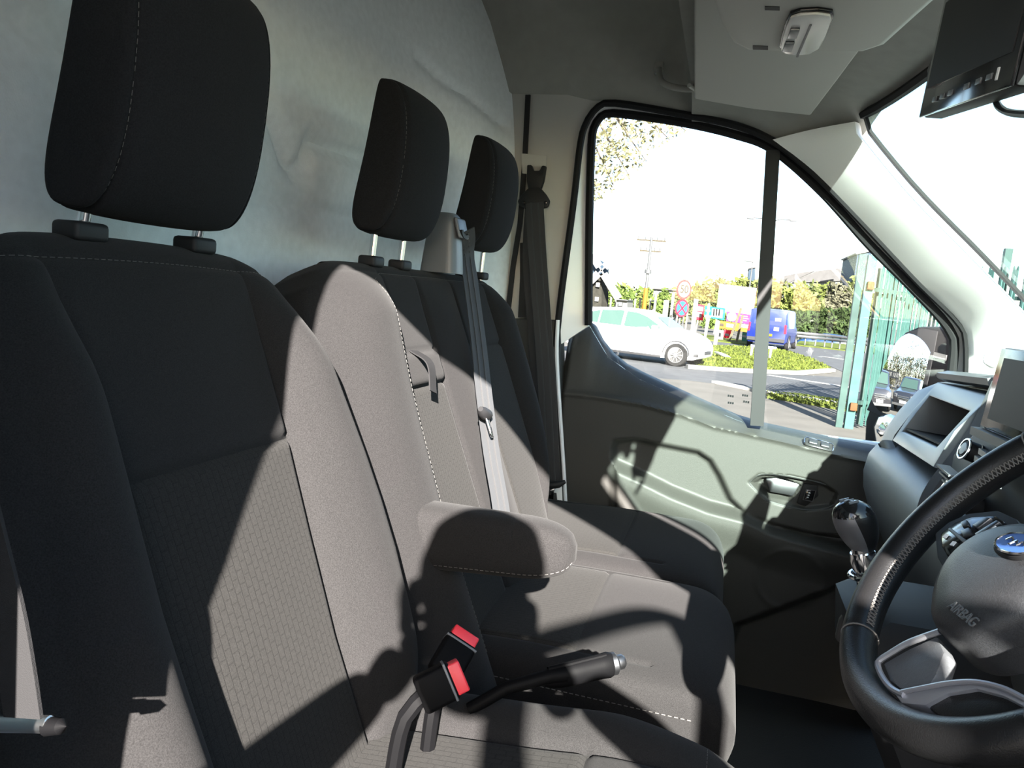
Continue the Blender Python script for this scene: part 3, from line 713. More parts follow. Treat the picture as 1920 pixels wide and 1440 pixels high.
def bench():
    yc = 1.355; root = empty('passenger_bench', (-.35, yc, .95), 'two-place black fabric passenger bench beyond the driver\'s seat', 'seat')
    zl = lambda l: 1.742+l*RL[2]
    hR = curve([1.05, 1.22, 1.30, 1.36, 1.42, 1.50, 1.60, 1.65, 1.69, 1.715, 1.730, 1.740], [.30, .36, .42, .455, .475, .49, .497, .49, .475, .455, .43, .37])
    hL = curve([1.05, 1.22, 1.40, 1.48, 1.53, 1.60, 1.66, 1.69, 1.715, 1.730, 1.740], [.47, .485, .492, .49, .478, .462, .435, .412, .375, .335, .28])
    hw = lambda l: (hR(zl(l))+hL(zl(l)))/2; hw.c = lambda l: (hR(zl(l))-hL(zl(l)))/2
    T = lambda l: max(.012, .12*math.sqrt(max(0, 1-max(0, (l+.060)/.0615)**2.6)))
    O = np.array([-.568-.06*RD[0], yc, 1.740-.06*RD[2]])
    # panel borders across the bench (relative to yc), functions of z
    aL = curve([1.05, 1.366, 1.53, 1.704], [-.272, -.266, -.242, -.195]); aR = curve([1.05, 1.366, 1.53, 1.704], [-.075, -.072, -.066, -.055])
    bL = curve([1.05, 1.7], [.11, .125]); bR = curve([1.05, 1.366, 1.53, 1.704], [.335, .345, .352, .350])
    F0, F1 = 1.583, 1.530                                # flap edges on the middle seat
    edges = lambda z: (aL(z), aR(z), bL(z), bR(z))
    def prof(w0, l):
        z = zl(l); wv = w0+hw.c(l); k = float(sstep(np.array(1.735-z), 0, .1)); o = np.zeros_like(wv); E = edges(z)
        h = hw(l); L_, R_ = -h+hw.c(l), h+hw.c(l)
        t = np.clip((E[0]-wv)/(E[0]-L_), 0, 1); o = o+.050*k*np.sin(np.pi*np.clip(t*1.05, 0, 1))**.8
        t = np.clip((wv-E[3])/(R_-E[3]), 0, 1); o = o+.045*k*np.sin(np.pi*np.clip(t*1.05, 0, 1))**.8
        t = np.clip((wv-E[1])/(E[2]-E[1]), 0, 1); o = o+.016*k*np.sin(np.pi*t)
        for e in E: o = o-.009*np.exp(-((wv-e)/.0045)**2)*k
        ia = (wv > E[0]) & (wv < E[1]); ib = (wv > E[2]) & (wv < E[3])
        o = o-np.where(ia, .007*math.exp(-((z-F0)/.005)**2)+.006*math.exp(-((z-F1)/.005)**2), 0)-np.where(ib, .007*math.exp(-((z-F0+.004)/.005)**2), 0)
        o = o+np.where(ia & (z < F0) & (z > F1), .006, 0)
        return o-.003*math.exp(-((l+.030)/.0045)**2)
    def region(wv, l):
        z = zl(l); E = edges(z); ia = (wv > E[0]) & (wv < E[1]); ib = (wv > E[2]) & (wv < E[3]); r = np.zeros(len(wv), int)
        if z < 1.715:
            r[ia] = 1 if z > F0 else (2 if z > F1 else 3); r[ib] = 4 if z > F0-.004 else 5
        return r
    ls = np.concatenate([np.linspace(-.70, -.07, 130), np.linspace(-.067, .0012, 26)])
    out, sf = pad(root, O, RL, (0, 1, 0), RD, ls, hw, T, prof, region, ['backrest', 'upper_panel', 'tray_flap', 'insert_panel', 'upper_panel', 'insert_panel'], [FAB, FAB, FAB, FABI, FAB, FABI], N=200, brk=lambda l: list(edges(zl(l))), rows=[(v-1.742)/RL[2] for v in (F0, F1, F0-.004, 1.715)])
    out[3]['label'] = 'middle-seat insert in patterned weave'; out[5]['label'] = 'window-seat insert in patterned weave'
    stitches('stitching', [sf(aL(zl(l))-.050-.02*min(1, max(0, (l+.35)*2)), l, .0005) for l in np.linspace(-.64, -.05, 70)]+[sf(w, -.030, .0005) for w in np.linspace(-.19, .38, 50)], .0075, .00033, THREAD, root)
    # pull strap on the flap
    z0 = (F0-1.742)/RL[2]; base = sf(-.165, z0+.004, .004); tip = at(812, 735, D=np.dot(base-CP, FW)-.03)
    P = spline([base, base*.62+tip*.38+np.array([.016, 0, .006]), tip], 14); strip('pull_strap', P, (0, 1, .0), .026, .002, STRAP, root)
    # cushions
    def cush(nm, y0, y1, x1, zc_, sid):
        yc_ = (y0+y1)/2; H = (y1-y0)/2
        ch = curve([-.50, -.44, .0, .10, .13, .16, .175], [.9, .97, 1, .99, .97, .92, .80]); h2 = lambda l: H*ch(l-(x1-.0)+.175)
        X1 = x1; T2 = lambda l: .185*math.sqrt(max(.004, 1-max(0, (l-(X1-.11))/.111)**3))
        def pr(wv, l):
            s = np.abs(wv)/h2(l); o = -.012*s**4-.006*np.exp(-((s-.80)/.012)**2)*(1 if l < X1-.13 else 0)
            return o+np.where(s < .80, -.006*math.exp(-((l+.165)/.005)**2), 0)-.012*float(sstep(np.array(-l), .2, .42))
        rg = lambda wv, l: np.where((np.abs(wv) < .80*h2(l)) & (l < -.165), 1, 0)
        o2, s2 = pad(root, (0, yc_, zc_-.0925), (1, 0, 0), (0, 1, 0), (0, 0, 1), np.concatenate([np.linspace(-.45, X1-.11, 80), np.linspace(X1-.105, X1, 36)]), h2, T2, pr, rg, [nm, 'cushion_insert'], [FAB, FABI], N=80, p=7, brk=lambda l: [-.80*h2(l), .80*h2(l)], rows=[-.165])
        o2[1]['label'] = 'cushion centre in patterned weave'
        # stitched piping on the near side and front
        zz = zc_-.055; pts = [(x, yc_-H-.001, zz) for x in np.linspace(-.34, X1-.06, 30)]+[(X1+.0-.035*math.cos(a)+.035-.035*(1-math.sin(a))*0-.0, yc_-H+.03-.03*math.cos(a), zz) for a in np.linspace(.2, 1.4, 5)]
        if sid: stitches('stitching', [np.array(p) for p in pts[:30]], .009, .0007, THREAD, root)
        return s2
    cush('seat_cushion', 1.058, 1.505, .082, 1.172, True); cush('seat_cushion', 1.520, 1.985, .060, 1.172, False)
    rbox('seat_base', (-.16, 1.52, .83), (.20, 0, 0), (0, .42, 0), (0, 0, .15), .02, BLK, root)
    for y in (1.12, 1.9): 
        P = [(.02, y, .985), (.045, y, .86), (.03, y, .68)]; tube('leg', spline(P, 10), .014, STEEL, root, 10)
    # middle belt outlet on the backrest
    b = at(852, 485, Y=1.45); ht = empty('belt_outlet', b); ht.parent = root; ht.location = tuple(b-np.array(root.location))
    S = []
    for t, wv, dv in ((0, .034, .040), (.35, .031, .036), (.8, .028, .030), (.95, .026, .026), (1, .020, .020)):
        c = np.array([b[0]-.025-.0*t, b[1], b[2]-.03+.118*t]); S.append([c+np.array([dv*math.copysign(abs(math.cos(a))**.5, math.cos(a)), wv*math.copysign(abs(math.sin(a))**.5, math.sin(a)), 0]) for a in np.linspace(0, 2*math.pi, 32, endpoint=False)])
    loft('housing', S, DASHL, ht)
    c = np.array([b[0]+.006, b[1], b[2]+.064]); 
    rbox('slot_bezel', c+np.array([.004, 0, -.004]), (.004, 0, 0), (0, .026, 0), (-.006, 0, .020), .004, DASHL, ht)
    P = [c+np.array([.010, .021*math.cos(a), -.008-.012*math.sin(a)]) for a in np.linspace(0, math.pi, 14)]; strip('slot', P, (1, 0, 0), .010, .007, BLK, ht)
    # headrests
    for (px, py, D) in ((757, 312, 1.30), (913, 370, 1.745)):
        hc = at(px, py, D=D); hd, f, up = headrest(root, hc, .205, .088, .248, .06); posts(root, hd, hc, (-.582, hc[1], 1.724), .058, .0058)
    return c
BOUT = bench()

# ------------------------------------------------------------------ belts
def middle_belt():
    root = empty('middle_seat_belt', (-.5, 1.5, 1.5), 'grey belt of the middle seat running down the bench backrest from its outlet', 'seat belt')
    pts = [np.asarray(BOUT)+np.array([.012, 0, -.010])]
    for (px, py, e) in ((876, 480, .0), (884, 540, .0), (897, 640, 0), (908, 740, 0), (922, 850, 0), (936, 930, 0), (944, 985, 0)):
        p = atr(px, py, -.56+.045, 1.72, .42); pts.append(p)
    P = spline(pts, 40); V, Fc = g_strip(P, (.34, .94, 0), .044, .0022); mesh('webbing', V, Fc, BELT2, root, ang=30)
    for k in (-1, 1): strip('woven_stripe', P+np.array([.0012, 0, .0006])+np.array([.34, .94, 0])*.0085*k, (.34, .94, 0), .0035, .0022, BELT, root)
    c = atr(910, 775, -.56+.055, 1.72, .42); tg = empty('tongue', c); tg.parent = root; tg.location = tuple(c-np.array(root.location))
    dn = nrm(atr(924, 825, -.505, 1.72, .42)-c); wd = nrm(atr(925, 778, -.505, 1.72, .42)-atr(897, 762, -.49, 1.72, .42)); n = nrm(np.cross(wd, dn)); n = n if n[0] > 0 else -n
    S = []
    for t in np.linspace(-1, 1, 15): q = c+wd*.030*t+dn*(.006*(1-t*t)-.004); r = .009*(1-.35*abs(t)**3); S.append(q)
    tube('grip', S, [.005+.006*(1-abs(t)**3) for t in np.linspace(-1, 1, 15)], BLK, tg, 10)
    prism('blade', [c+wd*a+dn*b_-n*.001 for a, b_ in ((-.011, .008), (.011, .008), (.010, .040), (.006, .046), (-.006, .046), (-.010, .040))], n*.003, CHROME, tg, .0008)
    prism('blade_slot', [c+wd*a+dn*b_+n*.002 for a, b_ in ((-.006, .026), (.006, .026), (.006, .036), (-.006, .036))], n*.0008, BLK, tg)
middle_belt()
def outer_belt():
    root = empty('window_seat_belt', (-.5, 2.0, 1.5), 'black belt of the window seat hanging down the door pillar from its loop', 'seat belt')
    P = lambda px, py, Y=2.062: at(px, py, Y=Y)
    # pillar loop
    lp = empty('pillar_loop', P(1003, 350)); lp.parent = root; lp.location = tuple(P(1003, 350)-np.array(root.location))
    prism('bracket', [P(*p, 2.085) for p in [(991, 311), (999, 311), (1003, 322), (1014, 322), (1019, 312), (1026, 313), (1022, 340), (1015, 360), (994, 360), (990, 340)]], (0, -.018, 0), BLK, lp, .003)
    prism('loop', [P(*p, 2.066) for p in [(994, 352), (1014, 352), (1026, 366), (1033, 378), (1029, 390), (1015, 393), (992, 393), (977, 389), (972, 378), (980, 366)]], (0, -.014, 0), BLK, lp, .005)
    for q in ((982, 380), (1023, 380)): lathe('rivet', P(*q, 2.05), (0, -1, 0), [(.0001, 0), (.005, 0), (.004, .002), (.0001, .003)], BLKG, lp, 10)
    Wd = nrm(P(1022, 385)-P(984, 383))
    W0 = spline([P(1002, 380, 2.05), P(1008, 480, 2.045), P(1016, 590, 2.04), P(1024, 700, 2.03), P(1030, 820, 2.02), P(1034, 905, 2.01)], 30)
    strip('webbing', W0, Wd, .050, .0022, BELT, root)
    for k in (-1, 1): strip('woven_stripe', W0+np.array([0, -.0012, 0])+Wd*.010*k, Wd, .004, .0022, BELT2, root)
    strip('return_webbing', spline([P(1000, 383, 2.064), P(995, 480, 2.068), P(1003, 600, 2.07), P(1020, 820, 2.062), P(1030, 940, 2.05)], 24), Wd, .046, .002, BELT, root)
    c = P(1034, 908, 2.0); tg = empty('tongue', c); tg.parent = root; tg.location = tuple(c-np.array(root.location))
    tube('grip', [P(1008, 903, 2.0), P(1020, 908, 1.998), P(1034, 910, 1.997), P(1048, 908, 1.998), P(1060, 903, 2.0)], [.005, .010, .011, .010, .005], BLK, tg, 10)
    prism('blade', [P(*p, 2.0) for p in [(1025, 912), (1043, 912), (1039, 922), (1038, 938), (1020, 938), (1022, 922)]], (0, -.003, 0), CHROME, tg, .0008)
    prism('blade_slot', [P(*p, 1.9965) for p in [(1025, 921), (1034, 921), (1033, 928), (1024, 928)]], (0, -.0008, 0), BLK, tg)
    prism('anchor_plate', [P(*p, 2.055) for p in [(1018, 915), (1054, 912), (1056, 975), (1018, 975)]], (0, -.004, 0), PILLAR, root, .001)
outer_belt()
def driver_belt():
    root = empty('driver_seat_belt', (-.42, .3, 1.2), "pale belt webbing and steel rail beside the driver's seat at the doorway", 'seat belt')
    P = lambda px, py, Y=.31: at(px, py, Y=Y)
    strip('webbing', spline([P(-60, 860), P(-20, 1020), P(12, 1150), P(30, 1250), P(44, 1345)], 24), nrm(P(60, 1340)-P(0, 1345)), .026, .0022, STRAP, root)
    R0, R1 = P(-120, 1356, .33), P(92, 1358, .33)
    tube('rail', [R0, R0*.5+R1*.5, R1, P(114, 1368, .335)], [.0050, .0050, .0050, .003], STEEL, root, 14)
    lathe('rail_end', P(104, 1362, .33), nrm(R1-R0), [(.0001, -.006), (.0055, -.006), (.0045, .004), (.0001, .008)], LBLK, root, 14)
driver_belt()
def buckle(tip, back, wd, label, i):
    tip, back, wd = map(lambda v: np.asarray(v, float), (tip, back, wd)); ax = nrm(tip-back); wd = nrm(wd-ax*np.dot(wd, ax)); n = np.cross(ax, wd); L = np.linalg.norm(tip-back)
    root = empty('seat_belt_buckle', back, label, 'buckle', 'buckles between the seats')
    rbox('housing', (tip+back)/2-ax*.004, ax*(L/2), wd*.020, n*.0105, .005, LBLK, root)
    c = tip+ax*.001; V = [c+wd*.021-n*.007-ax*.008, c+wd*.021+n*.007-ax*.004, c-wd*.021+n*.007-ax*.004, c-wd*.021-n*.007-ax*.008]
    rbox('release_button', c-ax*.002, ax*.0075, wd*.0165, n*.0095, .002, RED, root)
    rbox('button_frame', c-ax*.0105, ax*.0014, wd*.0203, n*.0109, .0008, DASHL, root)
    rbox('slot', c-ax*.001+n*.0105, ax*.003, wd*.013, n*.0014, .0006, BLKG, root)
    tube('stalk', spline([back+ax*.006, back-ax*.02+np.array([0, 0, -.02]), back-ax*.03+np.array([0, 0, -.10])], 8), .009, LBLK, root, 8)
D1 = .905
a1, b1 = at(843, 1180, D=D1), at(895, 1212, D=D1); t1 = (a1+b1)/2
buckle(t1, at(832, 1262, D=D1-.03), b1-a1, 'black belt buckle with red button, upper of two between the seats', 0)
D2 = .80
a2, b2 = at(838, 1246, D=D2), at(878, 1291, D=D2); t2 = (a2+b2)/2
buckle(t2, at(792, 1302, D=D2-.01), b2-a2, 'black belt buckle with red button, lower one nearest the driver\'s cushion', 1)

# ------------------------------------------------------------------ handbrake
def handbrake():
    q = lambda px, py, D=.93: at(px, py, D=D)
    root = empty('handbrake_lever', q(930, 1300), 'black handbrake lever lying between the two seats with a ribbed grip', 'lever')
    tube('arm', [q(880, 1330, .92), q(950, 1290, .92), q(1030, 1268, .925), q(1060, 1264)], [.008, .008, .009, .010], LBLK, root, 10)
    A, B = q(1030, 1272), q(1150, 1244, .955); ax = nrm(B-A); L = np.linalg.norm(B-A)
    tube('grip', [A+ax*L*t for t in (-.25, -.1, 0, .15, .5, .8, .92, 1.0)], [.004, .007, .0105, .0128, .0135, .0138,   .0145, .012], LBLK, root, 18, sx=1.0, sy=1.12)
    up_ = nrm(np.cross(ax, (0, 1, 0))); up_ = up_ if up_[2] > 0 else -up_
    tube('grip_ridge', [A+ax*L*t+up_*(.0128+.001*t)-np.array([0, .003, 0]) for t in np.linspace(0, .9, 8)], .0035, LBLK, root, 8)
    lathe('collar', B-ax*.004, ax, [(.0001, 0), (.0142, 0), (.0142, .006), (.011, .009), (.0001, .009)], SATIN, root, 18)
    lathe('release_button', B+ax*.004, ax, [(.0001, 0), (.0095, 0), (.0095, .008), (.007, .011), (.0001, .011)], SATIN, root, 16)
handbrake()

# ================================================================== DASHBOARD
def dashboard():
    root = empty('dashboard', (.55, 1.1, 1.3), 'dark grey plastic dashboard with an open storage tray and centre stack', 'dashboard')
    def swept(name, sec, ys, c, m):
        S = [[(c[0]+(x-c[0])*sc, y, c[1]+(z-c[1])*(.6+.4*sc)) for x, z in sec] for y, sc in ys]; return loft(name, S, m, root, ang=50)
    swept('body', [(.98, 1.42), (.80, 1.425), (.60, 1.43), (.45, 1.432), (.40, 1.428), (.372, 1.412), (.358, 1.39), (.352, 1.35), (.357, 1.31), (.372, 1.27), (.40, 1.222), (.44, 1.14), (.50, 1.04), (.56, .95), (.72, .90), (.98, .90)],
        ((2.035, .80), (2.02, .90), (1.985, .97), (1.94, 1.0), (1.6, 1.0), (1.3, 1.0), (1.0, 1.0), (.6, 1.0), (.25, 1.0), (.19, .95), (.165, .8)), (.72, 1.22), DASH)
    swept('driver_hood', [(.98, 1.50), (.80, 1.575), (.62, 1.60), (.50, 1.592), (.46, 1.575), (.43, 1.54), (.41, 1.47), (.41, 1.40), (.98, 1.40)], ((1.42, 1.0), (1.2, 1.0), (.9, 1.0), (.5, 1.02), (.25, 1.0), (.19, .95), (.165, .8)), (.72, 1.48), DASH)
    swept('top_pad', [(.98, 1.49), (.85, 1.56), (.70, 1.588), (.60, 1.592), (.60, 1.40), (.98, 1.40)], ((2.03, .85), (2.0, .96), (1.95, 1.0), (1.42, 1.0)), (.80, 1.48), DASH)
    swept('end_cheek', [(.62, 1.588), (.50, 1.575), (.455, 1.55), (.42, 1.50), (.395, 1.45), (.385, 1.40), (.62, 1.40)], ((2.035, .75), (2.02, .9), (1.99, .98), (1.945, 1.0), (1.88, 1.0)), (.52, 1.46), DASH)
    # open tray pod on the passenger's side
    P = lambda px, py, Y: at(px, py, Y=Y)
    oTL, oTR, oBR, oBL = P(1757, 716, 1.86), P(1858, 742, 1.46), P(1748, 876, 1.42), P(1672, 826, 1.86)
    iTL, iTR, iBR, iBL = P(1738, 742, 1.84), P(1813, 771, 1.52), P(1752, 838, 1.52), P(1688, 808, 1.84)
    out = [oTL, oTR, (oTR+oBR)/2+np.array([-.012, 0, .0]), oBR, oBL, (oTL+oBL)/2+np.array([-.006, 0, .0])]
    inn = [iTL, iTR, (iTR+iBR)/2, iBR, iBL, (iTL+iBL)/2+np.array([.0, 0, .0])]
    bk = np.array([.16, 0, -.01]); mb = MB()
    n = 6; r0 = [p+bk*.9 for p in out]; r1 = out; r2 = [p+np.array([.004, 0, 0]) for p in inn]; r3 = [p+bk*.8 for p in inn]
    V = r0+r1+r2+r3; Fc = [(a*n+k, a*n+(k+1) % n, (a+1)*n+(k+1) % n, (a+1)*n+k) for a in range(3) for k in range(n)]+[tuple(range(3*n, 4*n))]
    bm = bmesh.new(); vs = [bm.verts.new(tuple(v)) for v in V]; fs = [bm.faces.new([vs[i] for i in f]) for f in Fc]
    ed = [e for e in bm.edges if {vs.index(v)//n for v in e.verts} in ({1}, {2})]
    bmesh.ops.bevel(bm, geom=ed, offset=.004, segments=2, affect='EDGES', profile=.5)
    frombm('tray_pod', bm, DASHL, root, ang=35)
    prism('tray_floor', [iBL+np.array([.01, 0, .004]), iBR+np.array([.01, 0, .004]), iBR+bk*.78+np.array([0, 0, .004]), iBL+bk*.78+np.array([0, 0, .004])], (0, 0, .004), RUB, root)
    prism('tray_back', [p+bk*.76 for p in (iTL, iTR, iBR, iBL)], (.003, 0, 0), BLK, root)
    # lip of the top shelf
    a, b = P(1756, 704, 1.88), P(1850, 716, 1.50)
    d = b-a; S = []
    for t in (-.02, .0, .3, .7, 1.0):
        c = a+d*t; sc = .45 if t < 0 else 1; S.append([c+np.array([x*sc, 0, z*sc]) for x, z in ((0, .006), (.02, .013), (.09, .014), (.16, .0), (.09, -.012), (.02, -.012), (.004, -.006))])
    loft('shelf_lip', S, DASHL, root)
    # bright ledge below the tray that runs down towards the gear lever
    C1 = [P(1648, 832, 1.92), P(1664, 862, 1.87), P(1682, 900, 1.80), P(1704, 952, 1.70), P(1722, 992, 1.62), P(1738, 1040, 1.56)]
    C2 = [P(1672, 826, 1.875), P(1690, 858, 1.82), P(1708, 890, 1.74), P(1726, 925, 1.62), P(1738, 968, 1.54), P(1756, 1020, 1.48)]
    A, B = spline(C1, 14), spline(C2, 14)
    R = [[p*(1-t)+q*t+np.array([-.006*math.sin(math.pi*t), 0, .004*math.sin(math.pi*t)]) for t in np.linspace(0, 1, 6)] for p, q in zip(A, B)]
    sheet('ledge', R, DASHL, root, thick=.02, n=(1, .1, -.3))
    tube('panel_line', [p+np.array([-.001, 0, 0]) for p in A], .0016, BLK, root, 5)
    gl = [P(1707, 968, 1.68), P(1695, 985, 1.68), P(1688, 1005, 1.68), P(1686, 1030, 1.68)]
    tube('panel_line', spline(gl, 12), .0013, BLK, root, 5)
    # frame of the centre stack
    fr = spline([P(1872, 716, 1.44), P(1850, 765, 1.44), P(1828, 806, 1.43), P(1792, 855, 1.42), P(1760, 895, 1.42), P(1739, 930, 1.42), P(1730, 962, 1.42), P(1729, 1000, 1.42), P(1736, 1050, 1.40)], 30)
    R = [[p+np.array([0, .016, .002]), p+np.array([-.010, 0, 0]), p+np.array([-.002, -.016, -.003]), p+np.array([.03, -.018, -.01])] for p in fr]
    sheet('stack_frame', R, DASHL, root, thick=.03, n=(1, 0, 0))
    st = [(.362, .92, 1.548), (.362, 1.33, 1.548), (.352, 1.395, 1.50), (.345, 1.39, 1.36), (.352, 1.33, 1.24), (.36, 1.0, 1.22), (.36, .92, 1.36)]
    prism('stack_panel', [np.array(p)+np.array([.03, 0, 0]) for p in st], (.15, 0, 0), BLK, root, .012)
    rbox('added_shade_block', (.56, 1.16, 1.63), (.065, 0, 0), (0, .24, 0), (0, 0, .072), .012, DASH, root)  # block added almost out of view to cast shade on the passenger's door
    # knobs with chrome rims
    for (px, py, Y, r) in ((1812, 843, 1.27, .0155), (1777, 925, 1.24, .019)):
        c = P(px, py, Y); ax = nrm((-.93, -.1, .28)); k = lathe('knob', c, ax, [(.0001, -.065), (r*1.02, -.065), (r*.95, .0), (r*.8, .004), (.0001, .004)], BLK, root, 28)
        a_, b_, _ = basis(ax); tube('chrome_ring', [c+ax*.003+r*(math.cos(t)*a_+math.sin(t)*b_) for t in np.linspace(0, 2*math.pi, 36, endpoint=False)], .0019, CHROME, k, 6, closed=True)
        lathe('knob_face', c, ax, [(.0001, .002), (r*.72, .002), (r*.6, .0055), (.0001, .006)], SATIN, k, 24)
    # vent and its louvres, buttons
    for i in range(4):
        p, q = P(1768+i*5, 873+i*14, 1.30-.012*i), P(1792+i*7, 894+i*16, 1.19-.012*i); V, Fc = bar(p, q, .018, .003, up=(0, 0, 1)); mesh('vent_louvre', V, Fc, DASHL, root)
    prism('vent_door', [P(1808, 900, 1.24), P(1826, 868, 1.24), P(1836, 905, 1.19)], (.01, 0, 0), DASHL, root, .001)
    for i in range(3):
        p, q = P(1842-8*i, 846+14*i, 1.20), P(1890-10*i, 882+14*i, 1.06); V, Fc = bar(p, q, .010, .008, up=(0, 0, 1)); mesh('button_row', V, Fc, SATIN if i == 0 else DASH, root)
    # display
    TL, BL = P(1880, 650, 1.27), P(1838, 800, 1.27); ex = nrm((.04, -1, 0)); W_, up = .23, TL-BL
    pts = [BL, BL+ex*W_, TL+ex*W_, TL]; n_ = nrm(np.cross(ex, up)); n_ = n_ if n_[0] < 0 else -n_
    prism('display_housing', [p for p in pts], -n_*.02, DASHL, root, .006, 3)
    ins = lambda f, g: [BL+ex*W_*f+up*g, BL+ex*W_*(1-f)+up*g, BL+ex*W_*(1-f)+up*(1-g), BL+ex*W_*f+up*(1-g)]
    prism('display_screen', [p+n_*.0005 for p in ins(.014, .022)], n_*.0015, SCREEN, root, .0006)
    prism('display_picture', [p+n_*.0018 for p in ins(.10, .13)], n_*.0006, SCRGREY, root)
    V, Fc = bar(BL+n_*.004-up*.06, BL+ex*W_-up*.06+n_*.004, .016, .012); mesh('display_sill', V, Fc, DASHL, root)
    # column shroud behind the wheel and console under the gear lever
    WC = np.array([.25, .66, 1.527]); wn = np.array([-.771, -.0993, .629])
    lathe('column_shroud', WC, -wn, [(.0001, .03), (.052, .03), (.060, .10), (.072, .26), (.0001, .27)], BLK, root, 20)
    S = []
    for z, x0, y0, y1 in ((1.345, .21, .97, 1.14), (1.33, .19, .955, 1.155), (1.26, .20, .94, 1.17), (1.12, .27, .92, 1.19), (.95, .36, .90, 1.21), (.70, .46, .90, 1.21)):
        S.append([(x0+.02, y0, z), (x0, y0+.03, z), (x0, y1-.03, z), (x0+.02, y1, z), (.62, y1, z), (.62, y0, z)])
    loft('centre_console', S, RUB, root, ang=35)
dashboard()

# ------------------------------------------------------------------ gear lever
def gear():
    b = at(1630, 1122, Y=1.06); k = at(1608, 990, Y=1.06)
    root = empty('gear_lever', b, 'black gear lever with silver collar standing between dashboard and seats', 'lever')
    ax = nrm(k-b); a_, b_, _ = basis(ax, (0, 1, 0)); L = np.linalg.norm(k-b)
    lathe('gaiter', b, ax, [(.0001, -.05), (.050, -.05), (.042, -.028), (.034, -.018), (.030, -.004), (.020, .004), (.0001, .004)], LEATH, root, 24)
    lathe('shaft', b, ax, [(.0001, 0), (.0125, 0), (.0125, L-.02), (.0001, L-.02)], CHROME, root, 24)
    c = at(1625, 1076, Y=1.06)
    tube('collar_ring', [c+.0205*(math.cos(t)*a_+math.sin(t)*b_) for t in np.linspace(0, 2*math.pi, 32, endpoint=False)], .0035, CHROME, root, 8, closed=True)
    lathe('collar', at(1620, 1052, Y=1.06), ax, [(.0001, -.012), (.0155, -.012), (.017, .0), (.0155, .012), (.0001, .012)], CHROME, root, 24)
    # knob: egg-shaped head leaning towards the driver
    f = nrm(np.array([-1, -.5, 0])-ax*np.dot([-1, -.5, 0], ax)); s = np.cross(ax, f); S = []
    for t in np.linspace(-1, 1, 22):
        r = math.sqrt(max(.002, 1-abs(t)**2.3)); wd = (.0245+.006*t)*r; S.append([k+ax*(.038*t)+f*.006*t+(math.cos(q)*f*wd*1.05+math.sin(q)*s*wd) for q in np.linspace(0, 2*math.pi, 32, endpoint=False)])
    kn = loft('knob', S, LEATH, root, ang=80)
    cap = []
    for t in np.linspace(.50, 1.0, 9):
        r = math.sqrt(max(.002, 1-abs(t)**2.3)); wd = (.0252+.006*t)*r; cap.append([k+ax*(.0388*t)+f*.006*t+(math.cos(q)*f*wd*1.05+math.sin(q)*s*wd) for q in np.linspace(0, 2*math.pi, 32, endpoint=False)])
    loft('knob_cap', cap, BLKG, kn, ang=80)
    # silver cheek on the driver's side of the knob
    g = []
    for t in np.linspace(-.78, .55, 14):
        r = math.sqrt(max(.002, 1-abs(t)**2.3)); wd = (.0253+.006*t)*r; q0, q1 = -.25-.9*(t+.8)/1.4, 1.15-.2*t
        g.append([k+ax*(.0385*t)+f*.006*t+(math.cos(q)*f*wd*1.05+math.sin(q)*s*wd) for q in np.linspace(q0, q1, 8)])
    sheet('silver_cheek', g, SILV, kn, thick=.0006, n=(0, 0, 0.0001))
    sy = nrm(np.cross(ax, (1, 0, 0))); cc = k+ax*.0398; 
    mb = MB()
    for i, x in enumerate((-.010, 0, .010)): mb.add(*g_box(cc+s*x+f*.006-ax*.002, s*.0008, f*.007, ax*.0015))
    mb.add(*g_box(cc+f*.006-ax*.002, s*.0105, f*.0008, ax*.0015))
    mb.build('shift_pattern', DASHL, kn)
gear()

